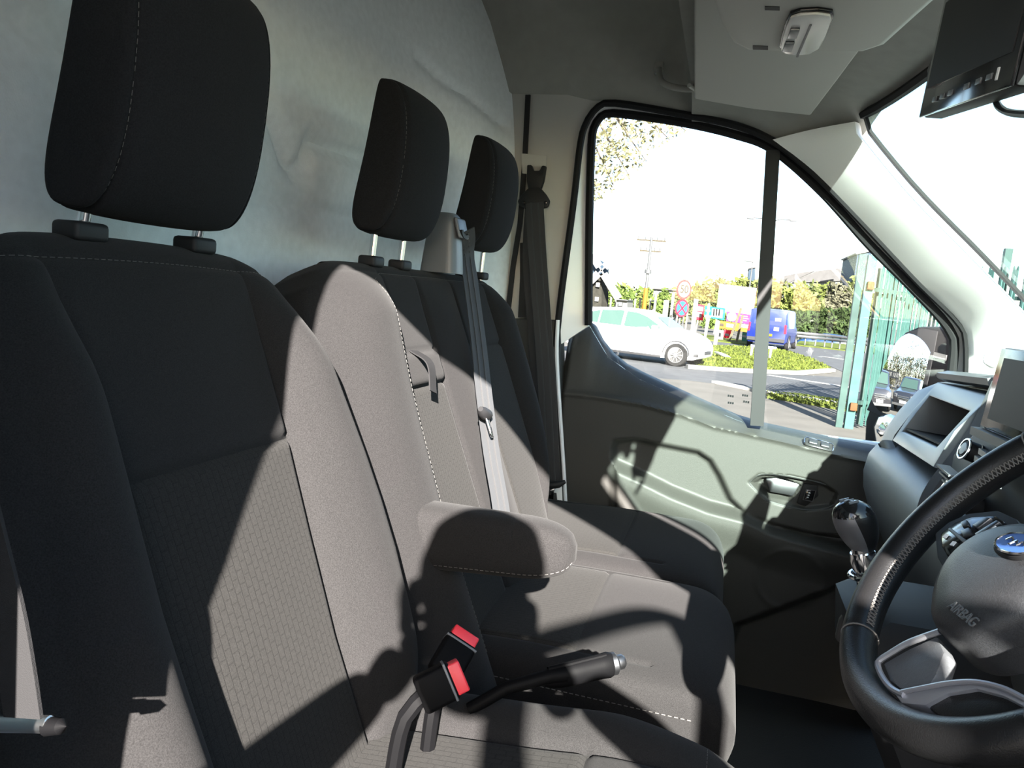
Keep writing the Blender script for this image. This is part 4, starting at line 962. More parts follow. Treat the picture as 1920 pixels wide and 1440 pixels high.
# ------------------------------------------------------------------ steering wheel
def wheel():
    c = np.array([.25, .66, 1.527]); n = nrm((-.771, -.0993, .629)); u = nrm(np.cross(n, (0, 0, 1))); v = np.cross(n, u)
    u = u if u[1] > 0 else -u; v = v if v[2] > 0 else -v     # u to the passenger's side, v up the wheel
    ph_ = math.radians(-15); u, v = u*math.cos(ph_)+v*math.sin(ph_), v*math.cos(ph_)-u*math.sin(ph_)      # the wheel is turned a little
    root = empty('steering_wheel', c, 'black leather steering wheel with silver lower spoke trim at the edge of the photo', 'steering wheel')
    Rm = .1655; N = 120; th = np.linspace(0, 2*math.pi, N, endpoint=False)
    prof = [(math.cos(a)*.0150, math.sin(a)*.0165) for a in np.linspace(0, 2*math.pi, 22, endpoint=False)]
    def ring(t, k=1.0): d = u*math.cos(t)+v*math.sin(t); return [c+d*(Rm+x*k)+n*y*k for x, y in prof]
    # rim in leather segments with a small seam between them
    cuts = [math.radians(a) for a in (48, 132, 226, 314)]
    def seg(t0, t1):
        S = []
        for t in np.linspace(t0, t1, 50): e = min(t-t0, t1-t); S.append(ring(t, .97 if e < .004 else 1.0))
        return S
    for i in range(4):
        t0 = cuts[i]; t1 = cuts[(i+1) % 4]+(2*math.pi if i == 3 else 0); o = loft('rim_leather', seg(t0+.002, t1-.002), LEATH, root, ang=80)
    for t in cuts: tube('rim_seam', ring(t, 1.0), .0008, THREAD, root, 5, closed=True)
    mb = MB(); t = cuts[3]-2*math.pi+.03
    for t0, t1 in ((cuts[0]+.02, cuts[1]-.02), (cuts[3]-2*math.pi+.03, cuts[0]-.02), (cuts[1]+.02, cuts[2]-.02)):
        k = 0
        for t in np.arange(t0, t1, .028):
            d = u*math.cos(t)+v*math.sin(t); d2 = u*math.cos(t+.022)+v*math.sin(t+.022)
            p = c+d*(Rm-.0138)+n*.0078; q = c+d2*(Rm-.0158)+n*.001; mb.add(*g_tube([p, q], .00065, 5)); p = c+d2*(Rm-.0138)+n*.0078; q = c+d*(Rm-.0158)+n*.001; mb.add(*g_tube([p, q], .00065, 5))
    o = mb.build('cross_stitching', THREAD, root); o['kind'] = 'stuff'
    # airbag pad: outline read on a plane a little proud of the rim, mirrored about the wheel's axis
    pc = c+n*.012
    half = [(1925, 984), (1880, 990), (1832, 1008), (1790, 1040), (1762, 1082), (1749, 1130), (1753, 1178), (1776, 1212), (1815, 1234), (1850, 1240)]
    loc = lambda px, py, h=.012: (lambda p: np.array([np.dot(p-c, u), np.dot(p-c, v)]))(atp(px, py, c+n*h, n))
    H = [loc(*p) for p in half]
    H = [h for h in H if h[0] > 0.0]
    poly = H+[np.array([-h[0], h[1]]) for h in reversed(H)]
    poly = spline(np.array(poly+[poly[0]]), 60)[:-1]
    ctr = poly.mean(0); S = []
    for sc, hh in ((1.0, -.025), (1.0, .000), (.985, .010), (.94, .017), (.8, .022), (.5, .025), (.15, .026)):
        S.append([c+u*(ctr[0]+(p[0]-ctr[0])*sc)+v*(ctr[1]+(p[1]-ctr[1])*sc)+n*(hh) for p in poly])
    hub = loft('airbag_pad', S, mat('airbag_plastic', (.020, .021, .023), .42, noise=(900, .3), bump=(1200, .4, .0006)), root, ang=60)
    e = atp(1912, 1024, c+n*.026, n)
    el = lambda r1, r2, h, k: [e+n*h+u*r1*math.cos(a)+v*r2*math.sin(a) for a in np.linspace(0, 2*math.pi, k, endpoint=False)]
    loft('emblem_recess', [el(.0265, .0135, .0, 40), el(.0245, .0118, .0015, 40)], BLK, hub)
    loft('emblem_oval', [el(.0220, .0098, .0010, 40), el(.0215, .0094, .0032, 40)], BLUEB, hub)
    tube('emblem_ring', el(.0222, .0099, .003, 40), .0012, CHROME, hub, 6, closed=True)
    sc = [e+n*.0038+u*x+v*y for x, y in ((.012, .001), (.008, .004), (.004, .001), (.006, -.003), (.0, .002), (-.003, -.002), (-.006, .002), (-.010, -.001), (-.013, .002))]
    tube('emblem_script', spline(sc, 30), .0008, CHROME, hub, 5)
    tdir = nrm(atp(1824, 1166, c+n*.0255, n)-atp(1788, 1138, c+n*.0255, n))
    text('airbag_text', 'AIRBAG', .0115, atp(1806, 1152, c+n*.0255, n)+n*.0006, tdir, np.cross(n, tdir), mat('embossed_grey', (.06, .062, .063), .5), hub, .0005)
    # left spoke with its switches (and its mirror on the right)
    def both(name, pxs, m, h0, h1, bev=.002, par=root, mirror=True):
        L_ = [loc(*p, h=h1) for p in pxs]; r = []
        for s in ((1, -1) if mirror else (1,)):
            r.append(prism(name, [c+u*(s*a)+v*b+n*h1 for a, b in L_], n*(h0-h1), m, par, bev))
        return r
    both('spoke', [(1752, 1000), (1778, 978), (1815, 962), (1870, 956), (1905, 972), (1930, 1010), (1880, 1070), (1800, 1090), (1772, 1072), (1756, 1044)], BLK, -.016, .006)
    both('switch_pad', [(1762, 1000), (1790, 978), (1822, 968), (1866, 966), (1884, 978), (1830, 1010), (1792, 1046), (1776, 1044), (1764, 1024)], BLKG, .002, .011)
    for q in ([(1800, 978), (1812, 974), (1816, 984), (1804, 988)], [(1800, 994), (1816, 988), (1822, 1000), (1806, 1006)], [(1822, 984), (1846, 968), (1858, 970), (1832, 990)], [(1826, 1000), (1868, 974), (1874, 978), (1832, 1006)]):
        both('switch', q, SATIN, .009, .0135, .001, mirror=False)
    for q in ((1774, 1006), (1788, 1020), (1802, 1036), (1862, 990), (1832, 1008)):
        p = atp(q[0], q[1], c+n*.0115, n); rbox('switch_mark', p+n*.0005, u*.0022, v*.0022, n*.0006, 0, WHITE, root)
    both('switch_divider', [(1776, 992), (1781, 988), (1822, 1020), (1816, 1026)], DASH, .009, .013, .001, mirror=False)
    # lower spokes
    both('lower_spoke', [(1655, 1244), (1700, 1218), (1756, 1192), (1770, 1222), (1756, 1262), (1742, 1284), (1690, 1293), (1668, 1276)], DASH, -.012, .003, mirror=False)
    both('spoke_band', [(1668, 1288), (1692, 1300), (1760, 1286), (1830, 1281), (1885, 1294), (1922, 1312), (1915, 1322), (1880, 1304), (1830, 1291), (1775, 1300), (1735, 1322), (1690, 1318)], SILV, -.008, .005, .001, mirror=False)
    both('lower_bridge', [(1735, 1322), (1772, 1301), (1830, 1291), (1880, 1304), (1918, 1324), (1905, 1348), (1830, 1360), (1770, 1350)], LEATH, -.014, .002, mirror=False)
    for s in (1,):
        tr = lambda pxs, h: [c+u*(s*a)+v*b+n*h for a, b in (loc(*p, h=h) for p in pxs)]
        tube('spoke_trim', spline(tr([(1762, 1184), (1730, 1195), (1700, 1207), (1668, 1226), (1650, 1238), (1646, 1248), (1655, 1270), (1672, 1291), (1696, 1304)], .005), 40), .0026, SILV, root, 8)
        tube('spoke_trim', spline(tr([(1690, 1298), (1730, 1290), (1780, 1281), (1830, 1279), (1880, 1290), (1925, 1312)], .006), 30), .0020, SILV, root, 8)
    return c, n, u, v
wheel()

# ------------------------------------------------------------------ monitor hanging from the header
def monitor():
    BL = at(1728, 221, Y=1.0); X = BL[0]
    BR = at(1902, 161, X=X+.012); TL = at(1722, 42, X=X+.0); ex = nrm(BR-BL); W_ = np.linalg.norm(BR-BL); 
    n = nrm(np.cross(ex, TL-BL)); n = n if n[0] < 0 else -n; ey = np.cross(n, ex); ey = ey if ey[2] > 0 else -ey; H = .128
    root = empty('reversing_monitor', BL, 'black reversing monitor hung under the header at the top corner', 'monitor')
    q = lambda a, b, h=0: BL+ex*W_*a+ey*H*b+n*h
    prism('housing', [q(0, 0), q(1, 0), q(1, 1), q(0, 1)], -n*.024, BLK, root, .004)
    prism('bezel', [q(.0, .0, .0), q(1, 0, .0), q(1, 1, .0), q(0, 1, .0)], n*.003, BLKG, root, .001)
    prism('screen', [q(.045, .235, .0025), q(.955, .215, .0025), q(.955, .93, .0025), q(.045, .93, .0025)], n*.0015, SCRGREY, root)
    for i, a in enumerate((.20, .30, .40, .58, .70, .80)): prism('button', [q(a-.025, .09, .003), q(a+.025, .09, .003), q(a+.025, .13, .003), q(a-.025, .13, .003)], n*.0015, DASHL, root, .0003)
    prism('indicator', [q(.86, .07, .003), q(.875, .07, .003), q(.875, .15, .003), q(.86, .15, .003)], n*.001, WHITE, root)
    for s, a in ((0, -.06), (1, 1.055)):
        cc = q(a, .44, -.008); lathe('clamp_knob', cc-n*.004, n, [(.0001, -.006), (.019, -.006), (.021, .0), (.019, .008), (.0001, .010)], BLK, root, 24)
        lathe('clamp_screw', cc+n*.004, n, [(.0001, 0), (.0065, 0), (.005, .004), (.0001, .005)], SIGNW, root, 14)
    prism('bracket', [q(-.03, .42, -.006), q(0.0, .42, -.006), q(0, .95, -.006), q(.3, 1.08, -.006), (q(.7, 1.08, -.006)), q(1, .95, -.006), q(1.03, .42, -.006), q(1.08, .42, -.006), q(1.06, 1.1, -.006), q(.8, 1.22, -.006), q(.2, 1.22, -.006), q(-.03, 1.02, -.006)], -n*.012, BLK, root, .002)
    tube('bracket_arm', [q(.5, 1.15, -.012), q(.5, 1.5, -.03), q(.5, 1.9, -.05)], .012, BLK, root, 12)
    K = q(1.0, .70, .020); kn = lathe('tilt_knob', K, n, [(.0001, -.03), (.006, -.03), (.006, -.004), (.023, -.004), (.024, .004), (.02, .008), (.0001, .008)], mat('knob_grey', (.22, .27, .29), .4), root, 26)
    for a in (0, 2.1, 4.2): lathe('knob_lobe', K+n*.0085+(ex*math.cos(a)+ey*math.sin(a))*.011, n, [(.0001, 0), (.007, 0), (.005, .002), (.0001, .002)], BLK, kn, 12)
    prism('label_card', [q(1.015, .12, -.004), q(1.2, .12, -.004), q(1.2, .55, -.004), q(1.015, .55, -.004)], -n*.003, WHITE, root)
    cab = [at(1866, 178, X=X+.03), at(1870, 196, X=X+.03), at(1884, 208, X=X+.03), at(1906, 213, X=X+.03), at(1940, 212, X=X+.03), at(1990, 190, X=X+.03), at(2020, 100, X=X+.04)]
    tube('cable', spline(cab, 30), .0032, BLK, root, 8)
monitor()

# ------------------------------------------------------------------ overhead console, visor, handle
def overhead():
    Z = 2.105; q = lambda px, py, z=Z: at(px, py, Z=z)
    ol = [q(*p) for p in [(1322, -60), (1332, 0), (1350, 50), (1372, 84), (1400, 98), (1470, 101), (1620, 101), (1660, 88), (1712, 42), (1760, 0), (1830, -60)]]
    root = empty('overhead_console', np.mean(ol, 0), 'grey overhead console with a reading lamp set into it', 'console')
    S = []; ctr = np.mean(ol, 0)
    for sc, dz in ((.90, 0), (.97, .003), (1.0, .012), (1.0, .06), (1.02, .19)): S.append([ctr+(p-ctr)*sc+np.array([0, 0, dz]) for p in ol])
    loft('shell', S, VISOR, root, ang=50)
    w = lambda px, py, d=0: q(px, py)-np.array([0, 0, d])
    lo = [(1462, 82), (1466, 62), (1474, 36), (1482, 20), (1500, 14), (1535, 12), (1562, 16), (1564, 26), (1552, 58), (1538, 84), (1520, 95), (1490, 97), (1470, 93)]
    lp = prism('lamp_bezel', [w(*p) for p in lo], (0, 0, -.004), BLKG, root, .001)
    ins = lambda P, k: [np.mean(P, 0)+(p-np.mean(P, 0))*k for p in P]
    prism('lamp_lens', ins([w(*p, d=.004) for p in lo], .93), (0, 0, -.004), LENS, root, .0015)
    prism('lens_divider', [w(*p, d=.008) for p in [(1494, 96), (1498, 96), (1524, 34), (1520, 34)]], (0, 0, -.0012), DASH, root)
    for px, py in ((1478, 74), (1488, 48)):
        prism('lamp_switch', [w(px-10, py+9, .008), w(px+8, py+9, .008), w(px+14, py-8, .008), w(px-4, py-8, .008)], (0, 0, -.004), SATIN, root, .0012)
    for px, py in ((1448, 15), (1426, 89)): prism('screw_hole', [w(px-14, py-4), w(px+14, py-3), w(px+14, py+4), w(px-14, py+3)], (0, 0, -.0008), BLK, root)
    # visor
    c = [at(1302, 186, Z=2.19), at(1412, 205, Z=2.178), at(1520, 217, Z=2.166), at(1560, 165, Z=2.170), at(1606, 104, Z=2.176), at(1655, 40, Z=2.182), at(1302, -30, Z=2.205), at(1301, 60, Z=2.2)]
    rt = empty('sun_visor', np.mean(c, 0), "grey sun visor folded up over the passenger's side", 'visor')
    prism('board', c, (0, 0, .016), VISOR, rt, .005, 3)
    tube('pivot_rod', [at(1292, 160, Z=2.20), at(1304, 168, Z=2.198), at(1330, 176, Z=2.197)], .005, VISOR, rt, 8)
    # small handle at the end of the shelf
    hd = empty('grab_handle', at(1262, 150, Y=1.98), 'small grey grab handle at the end of the overhead shelf', 'handle')
    tube('grip', spline([at(1236, 130, Y=1.99), at(1240, 152, Y=1.96), at(1262, 163, Y=1.95), at(1300, 166, Y=1.94), at(1312, 150, Y=1.98)], 20), .008, HEAD, hd, 10)
    for p in ((1236, 128), (1312, 146)): rbox('handle_mount', at(*p, Y=2.0), (.012, 0, 0), (0, .012, 0), (0, 0, .014), .004, HEAD, hd)
overhead()
cap = lathe('pillar_cap', at(1859, 674, Y=1.93), nrm((-.5, -.82, .2)), [(.0001, -.02), (.0165, -.02), (.0165, .004), (.0140, .007), (.009, .006), (.007, .008), (.0001, .008)], PILLAR, bpy.data.objects['trim_1'], 28)

# ------------------------------------------------------------------ door mirror outside
def mirror():
    c = at(1690, 705, Y=2.46); d = nrm(c-CP); r = nrm((-.945, .30, .015)); n = nrm(r-d)
    root = empty('wing_mirror', c, "black passenger's wing mirror outside the side window, reflecting parked cars", 'mirror')
    q = lambda px, py, h=0: atp(px, py, c+n*h, n)
    outl = [(1622, 836), (1624, 790), (1640, 742), (1664, 686), (1684, 642), (1698, 624), (1722, 614), (1760, 614), (1782, 628), (1792, 660), (1786, 710), (1760, 770), (1725, 820), (1690, 846), (1650, 852)]
    P = [q(*p) for p in outl]; m = np.mean(P, 0); S = []
    for sc, h in ((.95, .004), (1.0, 0), (1.03, -.02), (1.0, -.06), (.8, -.10), (.4, -.12)): S.append([m+(p-m)*sc+n*h for p in P])
    loft('housing', S, LBLK, root, ang=50)
    gl = [(1632, 764), (1652, 715), (1676, 664), (1688, 640), (1702, 628), (1728, 622), (1755, 627), (1750, 655), (1740, 705), (1730, 745), (1712, 794), (1690, 785)]
    prism('frame', [np.mean([q(*p, .005) for p in gl], 0)*-.08+q(*p, .005)*1.08 for p in gl], n*.003, RUB, root, .001)
    uu = nrm(np.cross((0, 0, 1), n)); vv = np.cross(n, uu); RM = 1.0
    g2 = np.array([[np.dot(q(*p, 0)-c, uu), np.dot(q(*p, 0)-c, vv)] for p in gl]); m2 = g2.mean(0); rim = spline(np.vstack([g2, g2[:1]]), 61)[:-1]
    V = []; Fc = []
    for k, s_ in enumerate(np.linspace(0, 1, 13)[1:]):
        for p in rim: w_ = m2+(p-m2)*s_; V.append(c+uu*w_[0]+vv*w_[1]+n*(.016-np.dot(w_, w_)/(2*RM)))
    V.append(c+uu*m2[0]+vv*m2[1]+n*(.016-np.dot(m2, m2)/(2*RM)))
    for k in range(11):
        for a in range(60): Fc.append((k*60+a, k*60+(a+1) % 60, (k+1)*60+(a+1) % 60, (k+1)*60+a))
    Fc += [(720, (a+1) % 60, a) for a in range(60)]
    o = mesh('glass', V, Fc, MIRR, root, ang=170)
    mirror.refl = lambda px, py: (lambda p: (p, (lambda d_, n_: d_-2*np.dot(d_, n_)*n_)(nrm(p-CP), nrm(n+(uu*np.dot(p-c, uu)+vv*np.dot(p-c, vv))/RM))))(q(px, py, .012))
    # lower wide-angle glass
    lg = [(1640, 800), (1650, 780), (1672, 776), (1704, 790), (1706, 806), (1690, 832), (1664, 842), (1644, 834)]
    L_ = [q(*p, .006) for p in lg]; mm = np.mean(L_, 0); S = [[mm+(p-mm)*sc+n*h for p in L_] for sc, h in ((1.0, .0), (.97, .006), (.8, .010), (.5, .013), (.05, .0145))]
    loft('wide_angle_glass', S, MIRR, root, ang=80)
    strip('arm_cover', [q(1788, 690, -.05), q(1790, 740, -.06), np.array([.62, 2.24, 1.52])], (0, .3, 1), .10, .05, BLK, root)
    prism('marker', [q(1752, 660, .006), q(1776, 666, .006), q(1774, 676, .006), q(1750, 670, .006)], n*.002, SIGNW, root)
    return c, n, r
MC, MN, MR = mirror()

# ================================================================== OUTSIDE
def ground():
    gx = np.concatenate([[-400, -60], np.linspace(-20, 2.5, 6), np.linspace(3, 7, 9), np.linspace(8, 40, 6), [120, 400]]); gy = np.concatenate([[-400, -40, 0, 20, 40], np.linspace(47, 53, 10), [60, 80, 120, 200, 400]])
    G = [[(x, y, -.001-.95*float(sstep(np.array(x), 3, 6.5)*sstep(np.array(y), 47.5, 52))) for y in gy] for x in gx]
    o = sheet('ground', G, PAVE, thick=.05, n=(0, 0, -1)); tag(o, 'pale sunlit forecourt and pavement around the van', kind='structure')
    def patch(name, pxs, z, m, label, th=.004):
        P = [at(x, y, Z=z) for x, y in pxs]; o = prism(name, P, (0, 0, -th), m); return tag(o, label, kind='structure')
    patch('road', [(700, 660), (1100, 660), (1310, 689), (1440, 699), (1600, 709), (1900, 730), (1900, 790), (1600, 752), (1450, 733), (1290, 713), (1100, 700), (700, 660.1)], .006, ASPH, 'grey side road crossing behind the white car')
    patch('road', [(1420, 655), (1470, 652), (1520, 650), (1600, 659), (1700, 672), (1900, 700), (1900, 735), (1640, 708), (1585, 699), (1560, 688), (1520, 672)], .008, ASPH, 'grey main road on which the blue van drives')
    patch('road', [(1000, 640), (1200, 640), (1420, 652), (1520, 648), (1500, 644), (1420, 645), (1250, 630), (1000, 615)], .008, ASPH, 'far stretch of the main road behind the white posts')
    patch('grass_verge', [(1280, 650), (1300, 645), (1380, 648), (1440, 652), (1480, 658), (1525, 673), (1558, 688), (1548, 693), (1500, 695), (1420, 693), (1350, 690), (1305, 684)], .05, GRASS, 'bright green grass island between the two roads', .05)
    patch('grass_verge', [(1100, 615), (1280, 632), (1410, 646), (1410, 640), (1290, 622), (1100, 605)], .06, GRASS, 'strip of grass beneath the white posts', .05)
    patch('grass_verge', [(1490, 646), (1600, 658), (1760, 676), (1760, 664), (1600, 646), (1500, 639)], .06, GRASS, 'strip of grass under the crash barrier', .05)
    patch('grass_verge', [(1438, 733), (1500, 737), (1600, 752), (1760, 775), (1760, 785), (1590, 768), (1500, 752), (1440, 743)], .04, GRASS, 'rough strip of grass in front of the green fence', .04)
    # kerbs and white lines
    def line(name, pxs, w, z, m, label, th=.004):
        P = [at(x, y, Z=z) for x, y in pxs]; V, Fc = g_strip(np.array(P), (0, 1, 0), w, th)
        o = strip(name, P, np.cross(nrm(P[-1]-P[0]), (0, 0, 1)), w, th, m); return tag(o, label, kind='structure')
    line('road_line', [(1440, 703), (1600, 727)], .25, .012, LINEW, 'white line along the side road')
    line('road_line', [(1540, 668), (1600, 676)], .2, .014, LINEW, 'white lane line of the main road')
    line('kerb', [(1288, 687), (1350, 692), (1420, 696), (1500, 699), (1560, 694)], .22, .06, KERB, 'pale kerb around the grass island', .1)
    line('kerb', [(1340, 716), (1440, 736), (1600, 760)], .2, .03, KERB, 'pale kerb in front of the forecourt', .06)
    # blades on the island
    mb = MB(); tri = [(1300, 650), (1540, 690)]
    for i in range(5200):
        px, py = random.uniform(1285, 1560), random.uniform(648, 694)
        if not inpoly(np.array([[px, py]]), [(1280, 650), (1300, 645), (1380, 648), (1440, 652), (1480, 658), (1525, 673), (1558, 688), (1548, 693), (1420, 693), (1305, 684)])[0]: continue
        p = at(px, py, Z=.05); a = random.uniform(0, 6.28); w_ = .035; h_ = random.uniform(.04, .09); d = np.array([math.cos(a), math.sin(a), 0])*w_
        mb.add([p-d, p+d, p+np.array([random.uniform(-.05, .05), random.uniform(-.05, .05), h_])], [(0, 1, 2)])
    for i in range(900):
        px = random.uniform(1438, 1590); py = 736+(px-1438)*.115+random.uniform(-2, 12); p = at(px, py, Z=.04); a = random.uniform(0, 6.28); d = np.array([math.cos(a), math.sin(a), 0])*.02
        mb.add([p-d, p+d, p+np.array([random.uniform(-.05, .05), random.uniform(-.05, .05), random.uniform(.02, .06)])], [(0, 1, 2)])
    o = mb.build('grass', GRASS, None, False); tag(o, 'short bright grass blades on the roadside verges', 'grass', kind='stuff')
ground()

# ------------------------------------------------------------------ palisade fence
def pale_mesh(h, wd, m):
    pr = [(-wd/2, 0), (wd/2, 0), (wd/2, h-.12), (wd*.42, h-.02), (wd*.28, h), (0, h-.07), (-wd*.28, h), (-wd*.42, h-.02), (-wd/2, h-.12)]
    V, Fc = g_prism([(x, 0, z) for x, z in pr], (0, .012, 0))
    # folded rib in the middle of the pale
    V2, F2 = g_prism([(-wd*.16, -.001, 0), (wd*.16, -.001, 0), (wd*.16, -.001, h-.14), (-wd*.16, -.001, h-.14)], (0, -.018, 0)); mb = MB(); mb.add(V, Fc); mb.add(V2, F2)
    me = bpy.data.meshes.new('pale'); me.from_pydata(mb.V, [], mb.F); me.update(); me.materials.append(m); return me
def fence(name, P0, P1, pitch, h, label, posts, wd=.075, postw=.10, posth=None):
    P0, P1 = np.array(P0, float), np.array(P1, float); d = P1-P0; L = np.linalg.norm(d); d = d/L; ang = math.atan2(d[1], d[0])
    root = empty(name, P0, label, 'fence'); me = pale_mesh(h, wd, FENCE); nrm_ = np.array([-d[1], d[0], 0]); nrm_ = nrm_ if nrm_[1] < 0 else -nrm_
    x = pitch*.7
    while x < L-.04:
        o = bpy.data.objects.new('pale', me); COL.objects.link(o); o.parent = root; o.location = tuple(d*x+nrm_*.03+np.array([0, 0, .05])); o.rotation_euler = (0, 0, ang); x += pitch
    for z in (.42, h-.42):
        V, Fc = bar(P0+np.array([0, 0, z]), P1+np.array([0, 0, z]), .05, .06); mesh('rail', V, Fc, FPOST, root)
    for s in posts:
        p = P0+d*s*L-nrm_*.03; hh = posth or h
        V, Fc = bar(p, p+np.array([0, 0, hh]), postw, postw); mesh('fence_post', V, Fc, FPOST, root)
    return root
G0 = at(1590, 803, Z=0); G0[2] = 0
def gpt(px, D): p = at(px, 700, D=D); return np.array([p[0], p[1], 0.])
A1 = gpt(1800, 14.2)
fence('palisade_fence', G0+np.array([.12, .05, 0]), A1, .155, 2.62, 'teal palisade fence seen through the side window behind the gate post', (.5, 1.0), wd=.06)
B0, B1 = gpt(1795, 12.0), gpt(2150, 9.3)
fence('palisade_fence', B0, B1, .205, 2.64, 'teal palisade fence seen through the windscreen', (.19, .75), posth=2.95, wd=.105)
gp = empty('gate_post', G0, 'square pale green gate post at the end of the palisade fence', 'post')
V, Fc = bar(G0, G0+np.array([0, 0, 2.72]), .13, .13); mesh('post', V, Fc, FENCE, gp)
V, Fc = bar(G0+np.array([-.14, .02, 0]), G0+np.array([-.14, .02, 2.72]), .10, .10); mesh('slam_post', V, Fc, FPOST, gp)
rbox('hinge', G0+np.array([.02, -.09, .36]), (.05, 0, 0), (0, .04, 0), (0, 0, .06), .008, RUST, gp)
rbox('hinge', G0+np.array([.02, -.09, 2.25]), (.05, 0, 0), (0, .04, 0), (0, 0, .06), .008, RUST, gp)
# second gate leaf standing open behind the post
fence('gate_leaf', G0+np.array([.22, .3, .05]), G0+np.array([1.5, 2.9, .05]), .21, 2.5, 'teal gate leaf folded open behind the gate post', (0, 1.0), postw=.07, wd=.05)

# ------------------------------------------------------------------ vehicles
def car(name, label, cat, pos, head, stations, W, paint, wheels, r, windows, glassm, extra=None, group=None, spokes=10):
    pos = np.array(pos, float); ch, sh = math.cos(head), math.sin(head)
    T = lambda p: pos+np.array([p[0]*ch-p[1]*sh, p[0]*sh+p[1]*ch, p[2]])
    root = empty(name, pos, label, cat, group); S = []
    def ring(x, zb, zs, zt, ws, wt):
        h = [(ws*.90, zb), (ws*.985, zb+.10), (ws, zb+(zs-zb)*.55), (ws*.985, zs-.02), (ws*.955, zs+.015), (wt*1.02, zt-.05), (wt*.93, zt-.01), (wt*.55, zt+.012)]
        return [T((x, y, z)) for y, z in h]+[T((x, -y, z)) for y, z in reversed(h)]
    S = [ring(*s) for s in stations]; loft('body', S, paint, root, ang=35)
    xs = [s[0] for s in stations]
    def surf(x, z, side, e=.008):
        zs, zt, ws, wt = (np.interp(x, xs, [s[k] for s in stations]) for k in (2, 3, 4, 5)); t = np.clip((z-zs)/max(zt-zs, .05), 0, 1)
        return T((x, side*((ws*.955)*(1-t)+wt*1.02*t+e), z))
    for poly in windows:
        for s in (1, -1): prism('side_window', [surf(x, z, s) for x, z in poly], T((0, s*.006, 0))-T((0, 0, 0)), glassm, root)
    for x in wheels:
        for s in (1, -1):
            c = T((x, s*(W/2-.10), r)); ax = T((0, s, 0))-T((0, 0, 0))
            wl = lathe('wheel', c, ax, [(.0001, -.09), (r*.9, -.09), (r, -.06), (r, .07), (r*.93, .10), (r*.70, .105), (r*.66, .07), (.0001, .06)], TYRE, root, 28)
            mb = MB(); a_, b_, _ = basis(ax)
            for k in range(spokes):
                t = 2*math.pi*k/spokes; u_ = math.cos(t)*a_+math.sin(t)*b_; mb.add(*bar(c+ax*.088+u_*.02, c+ax*.085+u_*r*.66, .028, .02, up=tuple(ax)))
            mb.add(*g_lathe(c+ax*.07, ax, [(r*.62, 0), (r*.68, 0), (r*.68, .035), (r*.62, .035), (r*.62, 0)], 28)); mb.add(*g_lathe(c+ax*.08, ax, [(.0001, 0), (.05, 0), (.045, .02), (.0001, .02)], 14))
            mb.build('alloy_rim', ALLOY, wl)
            # dark arch lip
            tube('wheel_arch', [T((x+(r+.055)*math.cos(t), s*(W/2-.015), r+(r+.055)*math.sin(t))) for t in np.linspace(.05, math.pi-.05, 18)], .018, paint if False else BLK, root, 6)
    if extra: extra(root, T, surf)
    return root
HATCH = [(-2.18, .46, .72, .80, .60, .50), (-2.10, .32, .92, 1.02, .74, .58), (-1.85, .26, .97, 1.27, .84, .60), (-1.35, .22, .96, 1.42, .90, .63), (-.5, .2, .94, 1.485, .91, .64), (.15, .2, .93, 1.465, .91, .63), (.6, .2, .92, 1.33, .91, .62), (1.10, .2, .91, 1.02, .90, .70), (1.6, .2, .86, .93, .88, .66), (1.86, .22, .75, .83, .82, .58), (2.0, .28, .62, .70, .70, .50), (2.06, .36, .52, .58, .56, .44)]
def hatch_extra(front=True):
    def f(root, T, surf):
        sc = [T((.66, .54, 1.31)), T((1.09, .62, 1.03)), T((1.09, -.62, 1.03)), T((.66, -.54, 1.31))]; n = nrm(np.cross(sc[1]-sc[0], sc[3]-sc[0])); n = n if n[2] > 0 else -n
        prism('windscreen', [p+n*.012 for p in sc], n*.006, CARG, root)
        for s in (1, -1):
            prism('headlamp', [T((1.66, s*.84, .76)), T((1.90, s*.74, .68)), T((1.88, s*.75, .60)), T((1.70, s*.85, .66))], T((.015, s*.03, .01))-T((0, 0, 0)), ALLOY, root, .006)
            prism('fog_lamp', [T((1.86, s*.76, .40)), T((1.98, s*.66, .40)), T((1.98, s*.66, .32)), T((1.86, s*.76, .32))], T((.03, s*.035, 0))-T((0, 0, 0)), BLK, root, .006)
            rbox('door_mirror', T((.78, s*1.0, 1.02)), T((.07, 0, 0))-T((0, 0, 0)), T((0, .09, 0))-T((0, 0, 0)), (0, 0, .06), .02, root.get('_p') and BLK or (CARW if 'white' in root['label'] else CARB), root)
            prism('sill', [T((-.95, s*.90, .20)), T((1.0, s*.90, .20)), T((1.0, s*.90, .27)), T((-.95, s*.90, .27))], T((0, s*.02, 0))-T((0, 0, 0)), BLK, root, .004)
        prism('grille', [T((2.05, -.3, .38)), T((2.05, .3, .38)), T((2.03, .34, .48)), T((2.03, -.34, .48))], T((.03, 0, 0))-T((0, 0, 0)), BLK, root, .004)
    return f
WIN = [[(-1.62, 1.02), (-1.30, 1.30), (-1.02, 1.37), (-1.02, .99)], [(-.98, .99), (-.98, 1.375), (-.45, 1.415), (-.28, 1.412), (-.28, .975)], [(-.20, .975), (-.20, 1.405), (.12, 1.39), (.42, 1.30), (.80, 1.10), (.88, .985), (.60, .965)]]
hd = math.radians(-14)
fw_ = at(1266, 687, Z=0); cpos = fw_-np.array([math.cos(hd)*1.42-math.sin(hd)*-.8, math.sin(hd)*1.42+math.cos(hd)*-.8, 0])
cpos[2] = 0
WCAR = car('hatchback_car', 'white hatchback car passing on the side road with its driver inside', 'car', cpos, hd, HATCH, 1.82, CARW, (1.42, -1.28), .325, WIN, CGT, hatch_extra())
